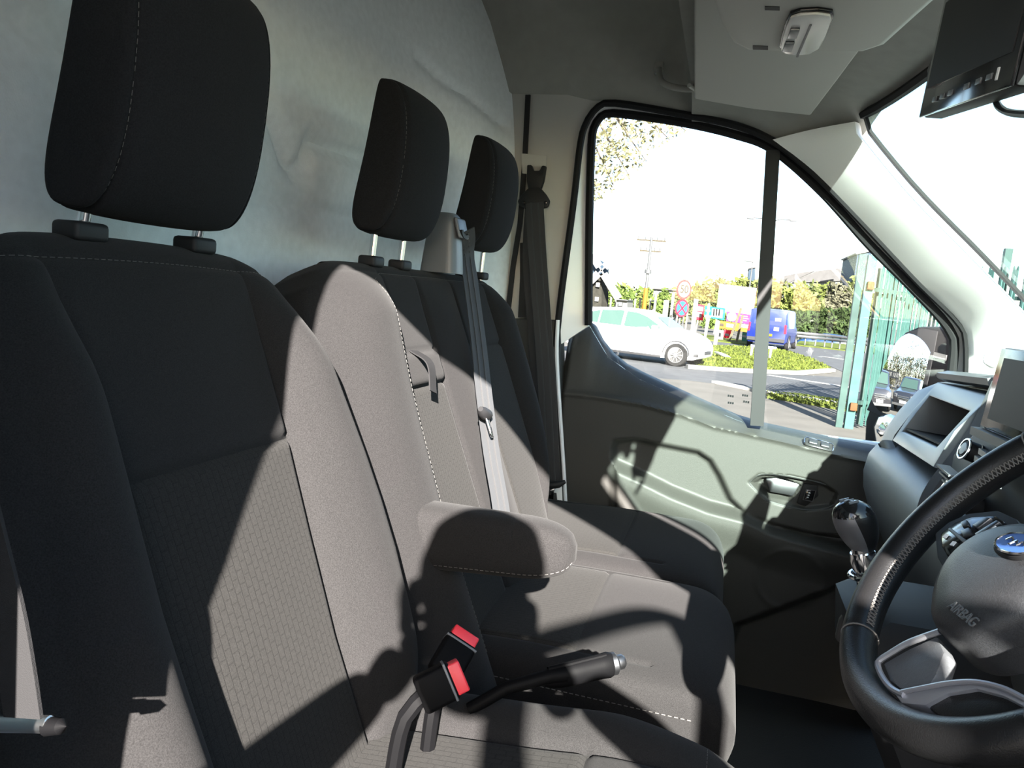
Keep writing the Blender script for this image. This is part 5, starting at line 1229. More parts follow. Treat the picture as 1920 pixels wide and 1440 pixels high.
# its driver, seen small through the side window
def sitter():
    ch, sh = math.cos(hd), math.sin(hd); T = lambda x, y, z: cpos+np.array([x*ch-y*sh, x*sh+y*ch, z]); S = []
    for z, rx, ry, dx in ((.55, .12, .18, 0), (.70, .13, .20, -.02), (.90, .13, .21, -.05), (1.00, .09, .16, -.06), (1.03, .05, .06, -.06), (1.08, .05, .06, -.05), (1.12, .075, .07, -.045), (1.20, .095, .075, -.05), (1.28, .085, .07, -.055), (1.325, .04, .04, -.06)):
        S.append([T(-.02+dx+rx*math.cos(a), -.40+ry*math.sin(a), z) for a in np.linspace(0, 6.283, 16, endpoint=False)])
    r = empty('person', cpos, 'person in a red top driving the white hatchback car', 'person')
    loft('body', S[:5], SIGNR, r); loft('head', S[4:], SKIN, r)
    H = [[T(-.075+(.095+e)*k*math.cos(a)-.01, -.40+.082*k*math.sin(a), z) for a in np.linspace(0, 6.283, 16, endpoint=False)] for z, k, e in ((1.22, 1, 0), (1.28, .98, 0), (1.335, .6, 0), (1.35, .1, 0))]
    loft('hair', H, HAIR, r)
sitter()
VANST = [(-2.35, .42, 1.0, 1.72, .86, .78), (-2.30, .30, 1.05, 1.86, .90, .80), (-1.2, .25, 1.05, 1.90, .92, .82), (.4, .25, 1.05, 1.90, .92, .82), (.9, .25, 1.04, 1.84, .92, .80), (1.5, .25, 1.02, 1.22, .91, .78), (2.1, .28, .92, 1.02, .86, .74), (2.3, .36, .62, .72, .76, .62)]
vp = at(1447, 652, Z=0); vh = math.radians(79)
def van_extra(root, T, surf):
    d = lambda p: T(p)-T((0, 0, 0))
    for s in (1, -1):
        prism('rear_window', [T((-2.325, s*.08, 1.15)), T((-2.325, s*.62, 1.15)), T((-2.315, s*.60, 1.55)), T((-2.315, s*.08, 1.55))], d((-.03, 0, 0)), VANB, root)
        prism('rear_lamp', [T((-2.35, s*.78, .80)), T((-2.35, s*.88, .80)), T((-2.33, s*.85, 1.20)), T((-2.33, s*.76, 1.20))], d((-.03, 0, 0)), SIGNR, root)
    prism('number_plate', [T((-2.38, -.27, .62)), T((-2.38, .27, .62)), T((-2.38, .27, .74)), T((-2.38, -.27, .74))], d((-.012, 0, 0)), AMB, root)
    prism('bumper', [T((-2.36, -.85, .38)), T((-2.36, .85, .38)), T((-2.36, .85, .54)), T((-2.36, -.85, .54))], d((-.05, 0, 0)), BLK, root)
    for y, z, w_, h_ in ((.25, 1.45, .30, .05), (.25, 1.05, .22, .06), (-.45, 1.42, .14, .08), (-.42, .98, .12, .09)):
        prism('door_lettering', [T((-2.365, y-w_, z-h_)), T((-2.365, y+w_, z-h_)), T((-2.365, y+w_, z+h_)), T((-2.365, y-w_, z+h_))], d((-.006, 0, 0)), SIGNW, root)
car('panel_van', 'blue panel van with pale lettering on its rear doors driving away', 'van', vp, vh, VANST, 1.9, VANB, (1.4, -1.4), .33, [[(.95, 1.08), (.95, 1.55), (1.15, 1.5), (1.42, 1.12)]], CARG, van_extra, spokes=5)
bp_ = at(1545, 648, Z=0); bp_ = at(1546, 648, D=58.); bp_[2] = -.95
car('hatchback_car', 'blue hatchback car on the far carriageway behind the crash barrier', 'car', bp_, math.radians(172), HATCH, 1.82, CARB, (1.38, -1.28), .325, WIN, CARG, hatch_extra())

# ------------------------------------------------------------------ crash barrier
def barrier():
    root = empty('crash_barrier', at(1500, 652, Z=0), 'galvanised crash barrier along the far side of the main road', 'barrier')
    P = [at(x, y, Z=.0)*[1, 1, 0]+[0, 0, .62] for x, y in ((1490, 647), (1540, 652), (1600, 660), (1680, 670))]
    mb = MB(); Q = spline(P, 16)
    for dz in (-.09, .09): mb.add(*g_tube(Q+np.array([0, 0, dz]), .085, 8))
    mb.build('rail', GALV, root)
    for t in np.linspace(0, 1, 12): p = np.array([np.interp(t, np.linspace(0, 1, 16), Q[:, k]) for k in range(3)]); V, Fc = bar(p*[1, 1, 0]+[0, .1, 0], p+[0, .1, .1], .12, .06); mesh('barrier_post', V, Fc, GALV, root)
barrier()

# ------------------------------------------------------------------ trees
def leaves(n, cen, rad, size, shape='egg'):
    U = rng.normal(size=(n, 3)); U /= np.linalg.norm(U, axis=1)[:, None]; r = rng.uniform(.35, 1, n)**.5
    lump = 1+.28*np.sin(U[:, 0]*5+cen[0])*np.cos(U[:, 2]*4+cen[1])+.15*np.sin(U[:, 1]*9)
    P = np.asarray(cen)+U*(r*lump)[:, None]*np.asarray(rad)
    A = rng.normal(size=(n, 3)); A /= np.linalg.norm(A, axis=1)[:, None]; B = np.cross(A, rng.normal(size=(n, 3))); B /= np.linalg.norm(B, axis=1)[:, None]
    s = size*rng.uniform(.5, 1.2, n)[:, None]
    V = np.stack([P-A*s, P+B*s*.45, P+A*s, P-B*s*.45], 1).reshape(-1, 3); Fc = np.arange(4*n).reshape(-1, 4)
    return V, Fc
def bulkmesh(name, V, Fc, m, parent):
    me = bpy.data.meshes.new(name); V = np.asarray(V, np.float32); Fc = np.asarray(Fc, np.int32); me.vertices.add(len(V)); me.vertices.foreach_set('co', V.ravel())
    k = Fc.shape[1]; me.loops.add(Fc.size); me.loops.foreach_set('vertex_index', Fc.ravel()); me.polygons.add(len(Fc)); me.polygons.foreach_set('loop_start', np.arange(0, Fc.size, k, dtype=np.int32)); me.update(); me.validate()
    return link(name, me, m, parent)
def tree(base, h, r, m, n, label, size=.3, low=.15, group=None, stems=3):
    base = np.array(base, float); root = empty('tree', base, label, 'tree', group)
    for i in range(stems):
        a = random.uniform(0, 6.28); d = np.array([math.cos(a), math.sin(a), 0])*r*random.uniform(.1, .6)
        tube('trunk', [base+d*.2, base+d*.5+np.array([0, 0, h*.4]), base+d+np.array([0, 0, h*random.uniform(.75, .98)])], [.09, .06, .02], BARK if i % 2 else LEAF[4], root, 6)
    V, Fc = leaves(n, base+np.array([0, 0, h*(low+(1-low)/2)]), (r, r*.7, h*(1-low)/2), size); bulkmesh('crown', V, Fc, m, root)
    return root
BANK = [  # px of the foot, height of the top in px, radius px, leaf, kind
    (1250, 545, 22, 1), (1285, 535, 24, 3), (1316, 528, 26, 0), (1345, 522, 26, 3), (1378, 518, 28, 0), (1408, 522, 24, 3), (1436, 524, 24, 0), (1462, 532, 24, 4), (1486, 530, 26, 0), (1512, 536, 26, 3), (1538, 532, 26, 0), (1562, 530, 26, 4), (1588, 528, 26, 3), (1612, 540, 24, 0), (1170, 548, 26, 1), (1200, 552, 22, 0)]
KIND = ['olive spring tree with thin stems on the bank across the road', 'fresh green tree with a round crown on the bank across the road', 'dark evergreen bush at the foot of the bank across the road', 'pale yellow-green tree in young leaf on the bank across the road', 'buff bare-twigged tree on the bank across the road']
hz = lambda px: 544+(px-960)*.0875
BL_ = ['fresh green tree behind the pale shed', 'pale spring tree behind the speed limit sign', 'olive tree behind the tall thick white post', 'pale spring tree above the teal sale board', 'olive tree behind the blank white billboard', 'pale spring tree left of the black window bar, behind the billboard', 'olive tree hidden partly by the black window bar', 'buff bare-twigged tree just right of the black window bar', 'olive tree above the blue panel van', 'pale spring tree below the middle of the warehouse roof', 'olive tree above the far blue car', 'buff bare-twigged tree below the right end of the warehouse roof', 'pale spring tree just left of the gate post', 'olive tree behind the gate post', 'fresh green tree beside the windmill sail', 'low olive tree behind the telegraph pole']
for i, (px, ty, rp, k) in enumerate(BANK):
    D = 70+random.uniform(-3, 4); b = at(px, hz(px), D=D); b[2] = 0; r = rp*D/1423; h = 1.7+(hz(px)-ty)*D/1423
    tree(b, h, r, LEAF[k], 1100, BL_[i], .30, .1, 'trees on the bank across the road')
for px, ty, rp, lb in ((1490, 590, 22, 'dark bush above the right side of the blue van'), (1512, 582, 24, 'dark bush left of the far blue car'), (1540, 576, 26, 'dark bush right behind the far blue car'), (1566, 580, 26, 'dark bush right of the far blue car'), (1592, 574, 26, 'tallest dark bush, touching the gate post'), (1618, 580, 26, 'dark bush behind the gate post'), (1464, 598, 20, 'low dark bush over the roof of the blue van'), (1375, 585, 24, 'green bush behind the purple sale board'), (1345, 590, 22, 'green bush behind the teal sale board')):
    D = 62+random.uniform(-2, 2); b = at(px, hz(px), D=D); b[2] = 0; r = rp*D/1423; h = 1.7+(hz(px)-ty)*D/1423
    tree(b, h, r, LEAF[2 if px > 1450 else 1], 1200, lb, .26, .0, 'trees on the bank across the road', 1)

# overhanging spring tree at the top of the side window
def near_tree():
    tb = at(860, 640, D=12.5); tb[2] = 0
    root = empty('tree', tb, 'tree in small spring leaf overhanging the top of the side window', 'tree')
    top = tb+np.array([.3, 0, 5.2]); tube('trunk', [tb, tb+np.array([.1, 0, 2.5]), top], [.22, .17, .11], BARK, root, 10)
    poly = [(1090, 200), (1290, 210), (1288, 255), (1250, 268), (1225, 290), (1185, 330), (1160, 350), (1130, 372), (1100, 380)]
    L = []
    for (x, y) in ((1285, 245), (1255, 262), (1210, 300), (1180, 330), (1150, 345), (1125, 370), (1110, 350), (1230, 230), (1180, 250)):
        e = at(x, y, D=random.uniform(9.5, 12)); P = spline([top, top*.55+e*.45+np.array([0, 0, .7]), e], 10); tube('branch', P, np.linspace(.05, .006, 10), BARK, root, 6)
        for j in range(5):
            k = random.randrange(3, 9); tube('twig', [P[k], P[k]+np.array([random.uniform(-.1, .5), random.uniform(-.4, .4), random.uniform(-.45, .2)])], [.007, .003], BARK, root, 4)
    pts = []
    while len(pts) < 1250:
        x, y = random.uniform(1085, 1295), random.uniform(195, 385)
        if not inpoly(np.array([[x, y]]), poly)[0]: continue
        e = sdf(np.array([[x, y]]), poly)[0]
        if random.random() < min(1, .25+e/60)*(1 if math.sin(x*.11)*math.sin(y*.13+x*.03) > -.45 else .15): pts.append(at(x, y, D=random.uniform(9.2, 12.2)))
    P = np.array(pts); n = len(P); A = rng.normal(size=(n, 3)); A /= np.linalg.norm(A, axis=1)[:, None]; B = np.cross(A, rng.normal(size=(n, 3))); B /= np.linalg.norm(B, axis=1)[:, None]; s = rng.uniform(.022, .052, n)[:, None]
    V = np.stack([P-A*s, P+B*s*.5, P+A*s, P-B*s*.5], 1).reshape(-1, 3); o = bulkmesh('leaves', V, np.arange(4*n).reshape(-1, 4), LEAFB, root); o['kind'] = 'stuff'
near_tree()

# ------------------------------------------------------------------ poles, signs, posts, boards
def pole(name, label, cat, foot, topz, r, m, extra=None):
    foot = np.array(foot, float); root = empty(name, foot, label, cat); tube('pole', [foot, foot+np.array([0, 0, topz])], [r, r*.75], m, root, 10)
    if extra: extra(root, foot)
    return root
fl = lambda px, D: (lambda p: np.array([p[0], p[1], 0]))(at(px, hz(px), D=D))
def zof(px, py, D): return at(px, py, D=D)[2]
f = fl(1209, 58); 
def tel(root, f):
    for z0, z1, m in ((zof(1214, 548, 58), zof(1216, 572, 58), SIGNO),): 
        z0, z1 = sorted((z0, z1)); tube('orange_band', [f+[0, 0, z0-.4], f+[0, 0, z1+.3]], .17, m, root, 10)
    tube('collar', [f+[0, 0, zof(1213, 508, 58)-.2], f+[0, 0, zof(1213, 508, 58)+.1]], .26, GALV, root, 10)
    for dz, w_ in ((0, 1.1), (-.8, .8)):
        z = zof(1220, 452, 58)+dz; V, Fc = bar(f+[-w_, 0, z], f+[w_, 0, z], .1, .12); mesh('cross_arm', V, Fc, BARK, root)
        for x in (-.9, -.4, .4, .9): tube('insulator', [f+[x*w_, 0, z+.05], f+[x*w_, 0, z+.3]], .05, GALV, root, 6)
pole('telegraph_pole', 'tall grey telegraph pole with an orange band beyond the white car', 'pole', f, zof(1220, 446, 58), .14, GALV, tel)
f = fl(1284, 46)
def aerial(root, f):
    for py, w_ in ((472, .75), (492, .6)):
        z = zof(1285, py, 46); V, Fc = bar(f+[-w_, 0, z], f+[w_, 0, z], .05, .05); mesh('cross_arm', V, Fc, GALV, root)
pole('aerial_pole', 'thin pole with two short cross arms above the speed limit sign', 'pole', f, zof(1290, 455, 46), .045, GALV, aerial)
f = fl(1425, 52)
def lamp(root, f):
    z = zof(1435, 412, 52)
    for s in (-1, 1):
        tube('lamp_arm', spline([f+[0, 0, z-.25], f+[s*.5, 0, z-.02], f+[s*1.25, 0, z]], 8), .045, GALV, root, 6); rbox('lamp_head', f+np.array([s*1.38, 0, z-.03]), (.22, 0, 0), (0, .1, 0), (0, 0, .06), .03, GALV, root)
pole('street_lamp', 'twin-armed street lamp behind the black window bar', 'lamp', f, zof(1435, 412, 52), .10, GALV, lamp)
f = fl(1400, 62); pole('street_lamp', 'thin single street lamp pole rising behind the white billboard', 'lamp', f, zof(1402, 488, 62), .07, GALV, lambda r, f: rbox('lamp_head', f+np.array([-.3, 0, zof(1402, 490, 62)]), (.35, 0, 0), (0, .1, 0), (0, 0, .07), .03, GALV, r))
def disc(root, c, r, n, rings):
    a_, b_, _ = basis(n)
    for nm, rr, h, m in rings: lathe(nm, c+n*h, n, [(.0001, -.006), (r*rr, -.006), (r*rr, .006), (.0001, .006)], m, root, 36)
    return a_, b_
SD = 27.0
f = fl(1277, SD); f = np.array([f[0], f[1], 0]); n = nrm((.72, -.70, 0))
rt = empty('road_sign', f, 'round 50 speed limit sign with a red rim above the no-stopping sign', 'sign')
tube('post', [f+[0, .05, 0], f+[0, .05, zof(1282, 524, SD)]], .045, GALV, rt, 10)
c = at(1282, 543, D=SD); c[0], c[1] = f[0]+n[0]*.06, f[1]+n[1]*.06; a_, b_ = disc(rt, c, .345, n, (('red_rim', 1.0, 0, SIGNR), ('white_face', .80, .008, SIGNW)))
ax = np.cross((0, 0, 1), n); text('speed_limit_number', '50', .40, c+n*.018, ax, (0, 0, 1), INK, rt, .002)
rt2 = empty('road_sign', f, 'round blue no-stopping sign with a red cross under the speed limit sign', 'sign')
c2 = at(1279, 578, D=SD); c2[0], c2[1] = c[0], c[1]; disc(rt2, c2, .315, n, (('red_rim', 1.0, 0, SIGNR), ('blue_face', .80, .008, SIGNB)))
for s in (1, -1):
    dd = (ax*s+np.array([0, 0, 1]))/math.sqrt(2); V, Fc = bar(c2-dd*.255+n*.018, c2+dd*.255+n*.018, .055, .01, up=tuple(n)); mesh('red_bar', V, Fc, SIGNR, rt2)
rbox('clamp', c2-n*.03, ax*.05, n*.03, (0, 0, .03), .004, GALV, rt2)

POSTS = [(1248, 562, 1243, 628, .30, 'thick weathered white post left of the speed limit sign'), (1304, 560, 1296, 644, .26, 'tall thick white post right of the speed limit sign'), (1326, 568, 1319, 658, .14, 'thin white post carrying the red sale board'), (1317, 632, 1314, 671, .24, 'short white marker post at the edge of the grass'), (1344, 600, 1341, 647, .22, 'white post under the teal sale board'),
    (1263, 548, 1255, 622, .16, 'slim white post standing left of the speed limit sign'), (1181, 560, 1177, 605, .10, 'slim white post just right of the white kiosk'), (1191, 560, 1187, 606, .10, 'slim white post halfway between the white kiosk and the telegraph pole'), (1201, 560, 1196, 606, .10, 'slim white post just left of the telegraph pole'), (1221, 560, 1215, 608, .10, 'slim white post just right of the telegraph pole'), (1231, 545, 1224, 610, .14, 'taller white post at the left end of the pale shed'), (1144, 556, 1142, 600, .10, 'slim white post next to the lowest windmill sail'), (1154, 552, 1151, 600, .10, 'slim white post at the left edge of the white kiosk'), (1272, 566, 1266, 625, .09, 'slim white post just left of the speed limit sign post'), (1289, 570, 1284, 630, .09, 'slim white post just right of the speed limit sign post')]
for tx_, ty_, bx, by, wd, lab in POSTS:
    b = at(bx, by, Z=0); D = np.dot(b-CP, FW); h = zof(tx_, ty_, D); b[2] = 0; wd2 = wd*D/45
    rt = empty('timber_post', b, lab, 'post', 'row of white posts behind the white car')
    V, Fc = bar(b, b+np.array([0, 0, h-.06]), wd2, wd2); mesh('shaft', V, Fc, WOODW, rt)
    loft('cap', [[b+np.array([sx*k*wd2/2, sy*k*wd2/2, z]) for sx, sy in ((-1, -1), (1, -1), (1, 1), (-1, 1))] for k, z in ((1.1, h-.06), (1.1, h-.03), (.3, h))], WOODW, rt)
def board(name, label, quad, Y, m, legs=(), stickers=(), group=None, cat='sign'):
    P = [at(x, y, Y=Y) for x, y in quad]; root = empty(name, P[0], label, cat, group); prism('panel', P, (0, .05, 0), m, root)
    for nm, q, mm in stickers: prism(nm, [at(x, y, Y=Y-.012) for x, y in q], (0, .01, 0), mm, root)
    for (x0, y0, x1, m2) in legs:
        p = at(x0, y0, Y=Y+.08); V, Fc = bar(p, np.array([at(x1, y0, Y=Y+.08)[0], p[1], 0]), .09, .09); mesh('leg', V, Fc, m2, root)
    return root
Q = lambda x0, y0, x1, y1, s=.14: [(x0, y0), (x1, y0+(x1-x0)*s), (x1-(y1-y0)*.09, y1+(x1-x0)*s), (x0-(y1-y0)*.09, y1)]
YB = 44
board('billboard', 'large blank white billboard behind the sale boards', [(1349, 532), (1419, 540), (1412, 591), (1343, 584)], 52, SIGNW, [(1352, 560, 1346, GALV), (1410, 565, 1402, GALV)])
board('sale_board', 'red and white sale board on a thin post', Q(1306, 570, 1321, 599), YB, SIGNR, [(1310, 595, 1306, WOODW)], [('white_panel', Q(1307, 574, 1319, 582), SIGNW), ('white_panel', Q(1305, 584, 1316, 594), SIGNW)])
board('sale_board', 'teal sale board with white lettering', Q(1322, 573, 1360, 595), YB-1, SIGNT, [(1330, 596, 1327, WOODW)], [('white_panel', Q(1335, 578, 1356, 594), SIGNW), ('white_panel', Q(1323, 580, 1332, 584), SIGNW), ('white_panel', Q(1321, 590, 1333, 595), SIGNW)]+[('lettering', Q(1338+5*i, 579, 1340+5*i, 592), SIGNT) for i in range(3)])
board('sale_board', 'purple sale board with a round white emblem and white lines of lettering', Q(1363, 584, 1412, 602), YB+1, SIGNP, [(1400, 604, 1398, WOODW)], [('lettering', Q(1389, 591, 1402, 593), SIGNW), ('lettering', Q(1389, 595, 1404, 597), SIGNW), ('lettering', Q(1388, 599, 1400, 601), SIGNW)])
lathe('round_emblem', at(1372, 594, Y=YB+.98), (0, -1, 0), [(.0001, 0), (.27, 0), (.27, .012), (.0001, .012)], SIGNW, bpy.data.objects['sale_board.002'], 24)
lathe('emblem_core', at(1372, 594, Y=YB+.965), (0, -1, 0), [(.0001, 0), (.21, 0), (.21, .012), (.0001, .012)], GALV, bpy.data.objects['sale_board.002'], 24)
board('sale_board', 'orange sale board with a dark emblem below the purple one', Q(1346, 601, 1410, 615), YB+.5, SIGNO, [(1396, 620, 1394, WOODW)], [('white_panel', Q(1362, 606, 1376, 613), SIGNW), ('white_panel', Q(1388, 607, 1404, 613), PLATEW), ('emblem', Q(1350, 606, 1357, 611), BARK)])
board('sale_board', 'small red sale board low beside the leaning timbers', Q(1358, 618, 1371, 633), YB-.5, SIGNR, [(1362, 632, 1361, WOODW)], [('white_panel', Q(1359, 625, 1367, 629), SIGNW)])
board('sale_board', 'small white notice board low on the grass', Q(1346, 618, 1357, 636), YB-1.5, SIGNW, [(1350, 634, 1349, WOODW)], [('lettering', Q(1348, 624, 1352, 631), INK)])
board('sale_board', 'small green and white sale board low on the grass', Q(1392, 622, 1408, 640), YB-.8, SIGNG, [(1398, 636, 1397, WOODW)], [('white_panel', Q(1392, 628, 1403, 632), SIGNW)])
for i, (q0, q1) in enumerate((((1390, 578), (1366, 645)), ((1393, 590), (1380, 648)))):
    p0 = at(*q0, Y=YB-2-i*.4); p1 = at(*q1, Z=0); p1 = np.array([at(q1[0], q1[1], Y=YB-2-i*.4)[0], YB-2-i*.4, 0])
    rt = empty('leaning_timber', p1, ('long' if i == 0 else 'shorter')+' grey timber leaning across the sale boards', 'timber'); V, Fc = bar(p1, p0, .18, .12); mesh('beam', V, Fc, WOODT, rt)
    tube('bolt', [p0+np.array([0, -.1, -.4]), p0+np.array([0, .1, -.4])], .04, GALV, rt, 8)
nb = board('name_plate', 'pale blue street name plate low on the grass island', Q(1408, 646, 1456, 650, .1), 29.5, mat('plate_blue', (.5, .66, .78), .5), [(1411, 648, 1410, SIGNW), (1446, 654, 1445, SIGNW)])
rt = empty('litter', at(1355, 668, Z=.06), 'crumpled pale litter lying on the grass island', 'litter')
lathe('paper', at(1356, 667, Z=.1), (.3, .1, 1), [(.0001, -.05), (.28, -.03), (.34, .02), (.15, .07), (.0001, .05)], WHITE, rt, 9)

# ------------------------------------------------------------------ far buildings
def building(name, label, pxs, Y, depth, m, roofm=None, roofs=()):
    P = [at(x, y, Y=Y) for x, y in pxs]; P = [np.array([p[0], p[1], max(p[2], 0)]) for p in P]; root = empty(name, [P[0][0], P[0][1], 0], label, 'building')
    lo = [np.array([P[0][0], Y, 0]), np.array([P[-1][0], Y, 0])]
    prism('wall', [lo[0]]+P+[lo[1]], (0, depth, 0), m, root)
    for rp, rm, nm in roofs: prism(nm, [at(x, y, Y=Y-.3) for x, y in rp], (0, depth+.3, 0), rm, root)
    return root
building('warehouse', 'long grey-roofed warehouse above the trees', [(1448, 526), (1525, 526), (1600, 524), (1625, 528)], 118, 25, BLDW, None, [([(1440, 524), (1500, 511), (1530, 508), (1482, 530), (1440, 534)], ROOFG, 'roof'), ([(1484, 530), (1532, 508), (1596, 500), (1612, 503), (1606, 524), (1560, 528)], ROOFG, 'roof'), ([(1588, 507), (1612, 500), (1610, 514), (1589, 515)], BLDB, 'roof_cabin'), ([(1478, 531), (1530, 507), (1533, 507.6), (1484, 531)], SIGNW, 'verge_board'), ([(1580, 514), (1590, 522), (1610, 516), (1610, 524), (1592, 530)], SIGNW, 'gable_panel')])
building('plant_tower', 'blue-grey clad tower beside the gate post', [(1608, 474), (1634, 470), (1634, 520)], 100, 12, BLDB, None, [([(1604, 474), (1634, 469), (1634, 471), (1605, 477)], SIGNW, 'roof'), ([(1620, 484), (1633, 482), (1632, 496), (1619, 498)], ROOFG, 'window')])
building('plant_tower', 'small blue tower above the trees left of the window bar', [(1405, 502), (1416, 501), (1416, 520)], 130, 8, BLDB, None, [([(1404, 502), (1417, 500), (1417, 502), (1404, 504)], ROOFG, 'roof')])
building('pale_shed', 'pale flat-roofed shed behind the row of white posts', [(1226, 541), (1268, 544), (1268, 560)], 80, 12, BLDW, None, [([(1225, 540), (1269, 543), (1269, 545), (1225, 542)], ROOFG, 'roof'), ([(1226, 558), (1268, 561), (1268, 564), (1226, 561)], GALV, 'gutter'), ([(1236, 568), (1248, 569), (1246, 590), (1234, 590)], BLDB, 'window')])
building('white_kiosk', 'small white kiosk behind the white hatchback car', [(1156, 561), (1176, 563), (1176, 580)], 48, 3, SIGNW, None, [([(1155, 560), (1177, 562), (1177, 564), (1155, 562)], GALV, 'roof'), ([(1160, 566), (1167, 567), (1166, 574), (1159, 574)], BLDW, 'window')])
def mill():
    Y = 62; P = lambda x, y, dy=0: at(x, y, Y=Y+dy); root = empty('windmill', [P(1110, 560)[0], Y, 0], 'dark timber windmill with white sails at the edge of the side window', 'windmill')
    S = []
    cx = P(1106, 540)[0]; zt = P(1110, 512)[2]
    for k, z in ((1.35, 0), (1.0, zt)): S.append([(cx+1.15*k*math.cos(a), Y+1.5+1.15*k*math.sin(a), z) for a in np.linspace(0, 6.283, 8, endpoint=False)])
    loft('tower', S, MILLB, root, ang=20)
    S = [[(cx+r*math.cos(a), Y+1.5+r*math.sin(a), zt+z) for a in np.linspace(0, 6.283, 16, endpoint=False)] for r, z in ((1.2, 0), (1.15, .5), (.8, 1.0), (.1, 1.25))]; loft('cap', S, BLDB, root)
    h = P(1128, 507, -.3)
    for x, y in ((1104, 530), (1160, 560), (1146, 488), (1110, 478)):
        e = P(x, y, -.3); V, Fc = bar(h, e, .12, .1, up=(0, 1, 0)); mesh('stock', V, Fc, SIGNW, root)
        s = nrm(e-h); V, Fc = bar(h+s*.35, e, .62, .05, up=(0, 1, 0)); mesh('sail', V, Fc, SIGNW, root)
    for x, y in ((1121, 534), (1119, 561)): q = P(x, y, .25); rbox('window', q, (.16, 0, 0), (0, .08, 0), (0, 0, .18), .01, SIGNW, root)
    V, Fc = bar(P(1100, 575, -.5), P(1134, 578, -.5), .1, .1); mesh('gallery_rail', V, Fc, SIGNW, root)
    for x in (1104, 1119, 1131): p = P(x, 576.5, -.5); V, Fc = bar(p, p-np.array([0, 0, .55]), .07, .07); mesh('gallery_post', V, Fc, SIGNW, root)
mill()
# low far treeline and rising ground that close the horizon
mb_ = []
for i in range(26):
    px = 1090+i*22; D = 150; b = at(px, hz(px), D=D); b[2] = 0; V, Fc = leaves(260, b+np.array([0, 0, 2.2]), (3.2, 2, 2.4), .7); mb_.append((V, Fc))
o_ = 0; VV = []; FF = []
for V, Fc in mb_: VV.append(V); FF.append(Fc+o_); o_ += len(V)
o = bulkmesh('treeline', np.concatenate(VV), np.concatenate(FF), LEAF[1], None); tag(o, 'hazy far treeline along the horizon', 'trees', kind='stuff')

# ------------------------------------------------------------------ what the wing mirror sees: the parked cars behind the van
refl = mirror.refl
def rgrd(px, py, z=0): p, d = refl(px, py); return p+d*((z-p[2])/d[2])
def rdist(px, py, t): p, d = refl(px, py); return p+d*t
SUV = [(-2.2, .45, .95, 1.30, .80, .64), (-2.1, .36, 1.02, 1.66, .88, .68), (-1.3, .3, 1.04, 1.78, .93, .72), (.0, .3, 1.04, 1.78, .93, .72), (.45, .3, 1.03, 1.70, .93, .70), (1.0, .3, 1.02, 1.14, .93, .78), (1.7, .3, .98, 1.06, .92, .76), (2.1, .32, .90, .98, .88, .70), (2.22, .42, .72, .80, .80, .66)]
def suv_extra(root, T, surf):
    d = lambda p: T(p)-T((0, 0, 0)); sc = [T((.50, .60, 1.66)), T((.98, .70, 1.16)), T((.98, -.70, 1.16)), T((.50, -.60, 1.66))]; n = nrm(np.cross(sc[1]-sc[0], sc[3]-sc[0])); n = n if n[2] > 0 else -n
    prism('windscreen', [p+n*.014 for p in sc], n*.006, CGT, root)
    for s in (1, -1):
        prism('headlamp', [T((2.16, s*.78, .72)), T((2.20, s*.50, .72)), T((2.16, s*.50, .86)), T((2.10, s*.78, .88))], d((.05, s*.01, 0)), ALLOY, root, .006)
        rbox('door_mirror', T((.8, s*1.03, 1.12)), d((.06, 0, 0)), d((0, .10, 0)), (0, 0, .07), .02, CARK, root)
    for z in (.62, .70, .78): V, Fc = bar(T((2.235, -.42, z)), T((2.235, .42, z)), .02, .03); mesh('grille_bar', V, Fc, ALLOY, root)
    prism('number_plate', [T((2.25, -.26, .46)), T((2.25, .26, .46)), T((2.25, .26, .58)), T((2.25, -.26, .58))], d((.012, 0, 0)), PLATEW, root)
    prism('bumper', [T((2.20, -.86, .34)), T((2.20, .86, .34)), T((2.20, .86, .44)), T((2.20, -.86, .44))], d((.08, 0, 0)), ALLOY, root)
SW = [[(-1.9, 1.10), (-1.8, 1.58), (-.9, 1.68), (-.9, 1.08)], [(-.82, 1.08), (-.82, 1.69), (.30, 1.66), (.72, 1.30), (.85, 1.08)]]
hs = math.atan2(-MR[1], -MR[0])
f1 = rgrd(1702, 777); a1_ = f1-MC; a1_[2] = 0; s1 = f1+nrm(a1_)*2.2; s1[2] = 0
car('suv_car', 'black off-road car with pale front plate reflected in the wing mirror', 'car', s1, math.atan2(-a1_[1], -a1_[0])+math.radians(12), SUV, 1.9, CARK, (1.35, -1.4), .37, SW, CARG, suv_extra, spokes=6)
f2 = rgrd(1642, 776); a2_ = f2-MC; a2_[2] = 0; s2 = f2+nrm(a2_)*2.2; s2[2] = 0
car('suv_car', 'second black off-road car cut by the outer edge of the wing mirror', 'car', s2, math.atan2(-a2_[1], -a2_[0])-math.radians(4), SUV, 1.9, CARK, (1.35, -1.4), .37, SW, CARG, suv_extra, spokes=6)
s3 = rdist(1724, 730, 17.5); s3[2] = 0
car('hatchback_car', 'light blue car parked behind the black ones in the wing mirror', 'car', s3, hs+math.radians(60), HATCH, 1.82, CARB, (1.38, -1.28), .325, WIN, CGT, hatch_extra())
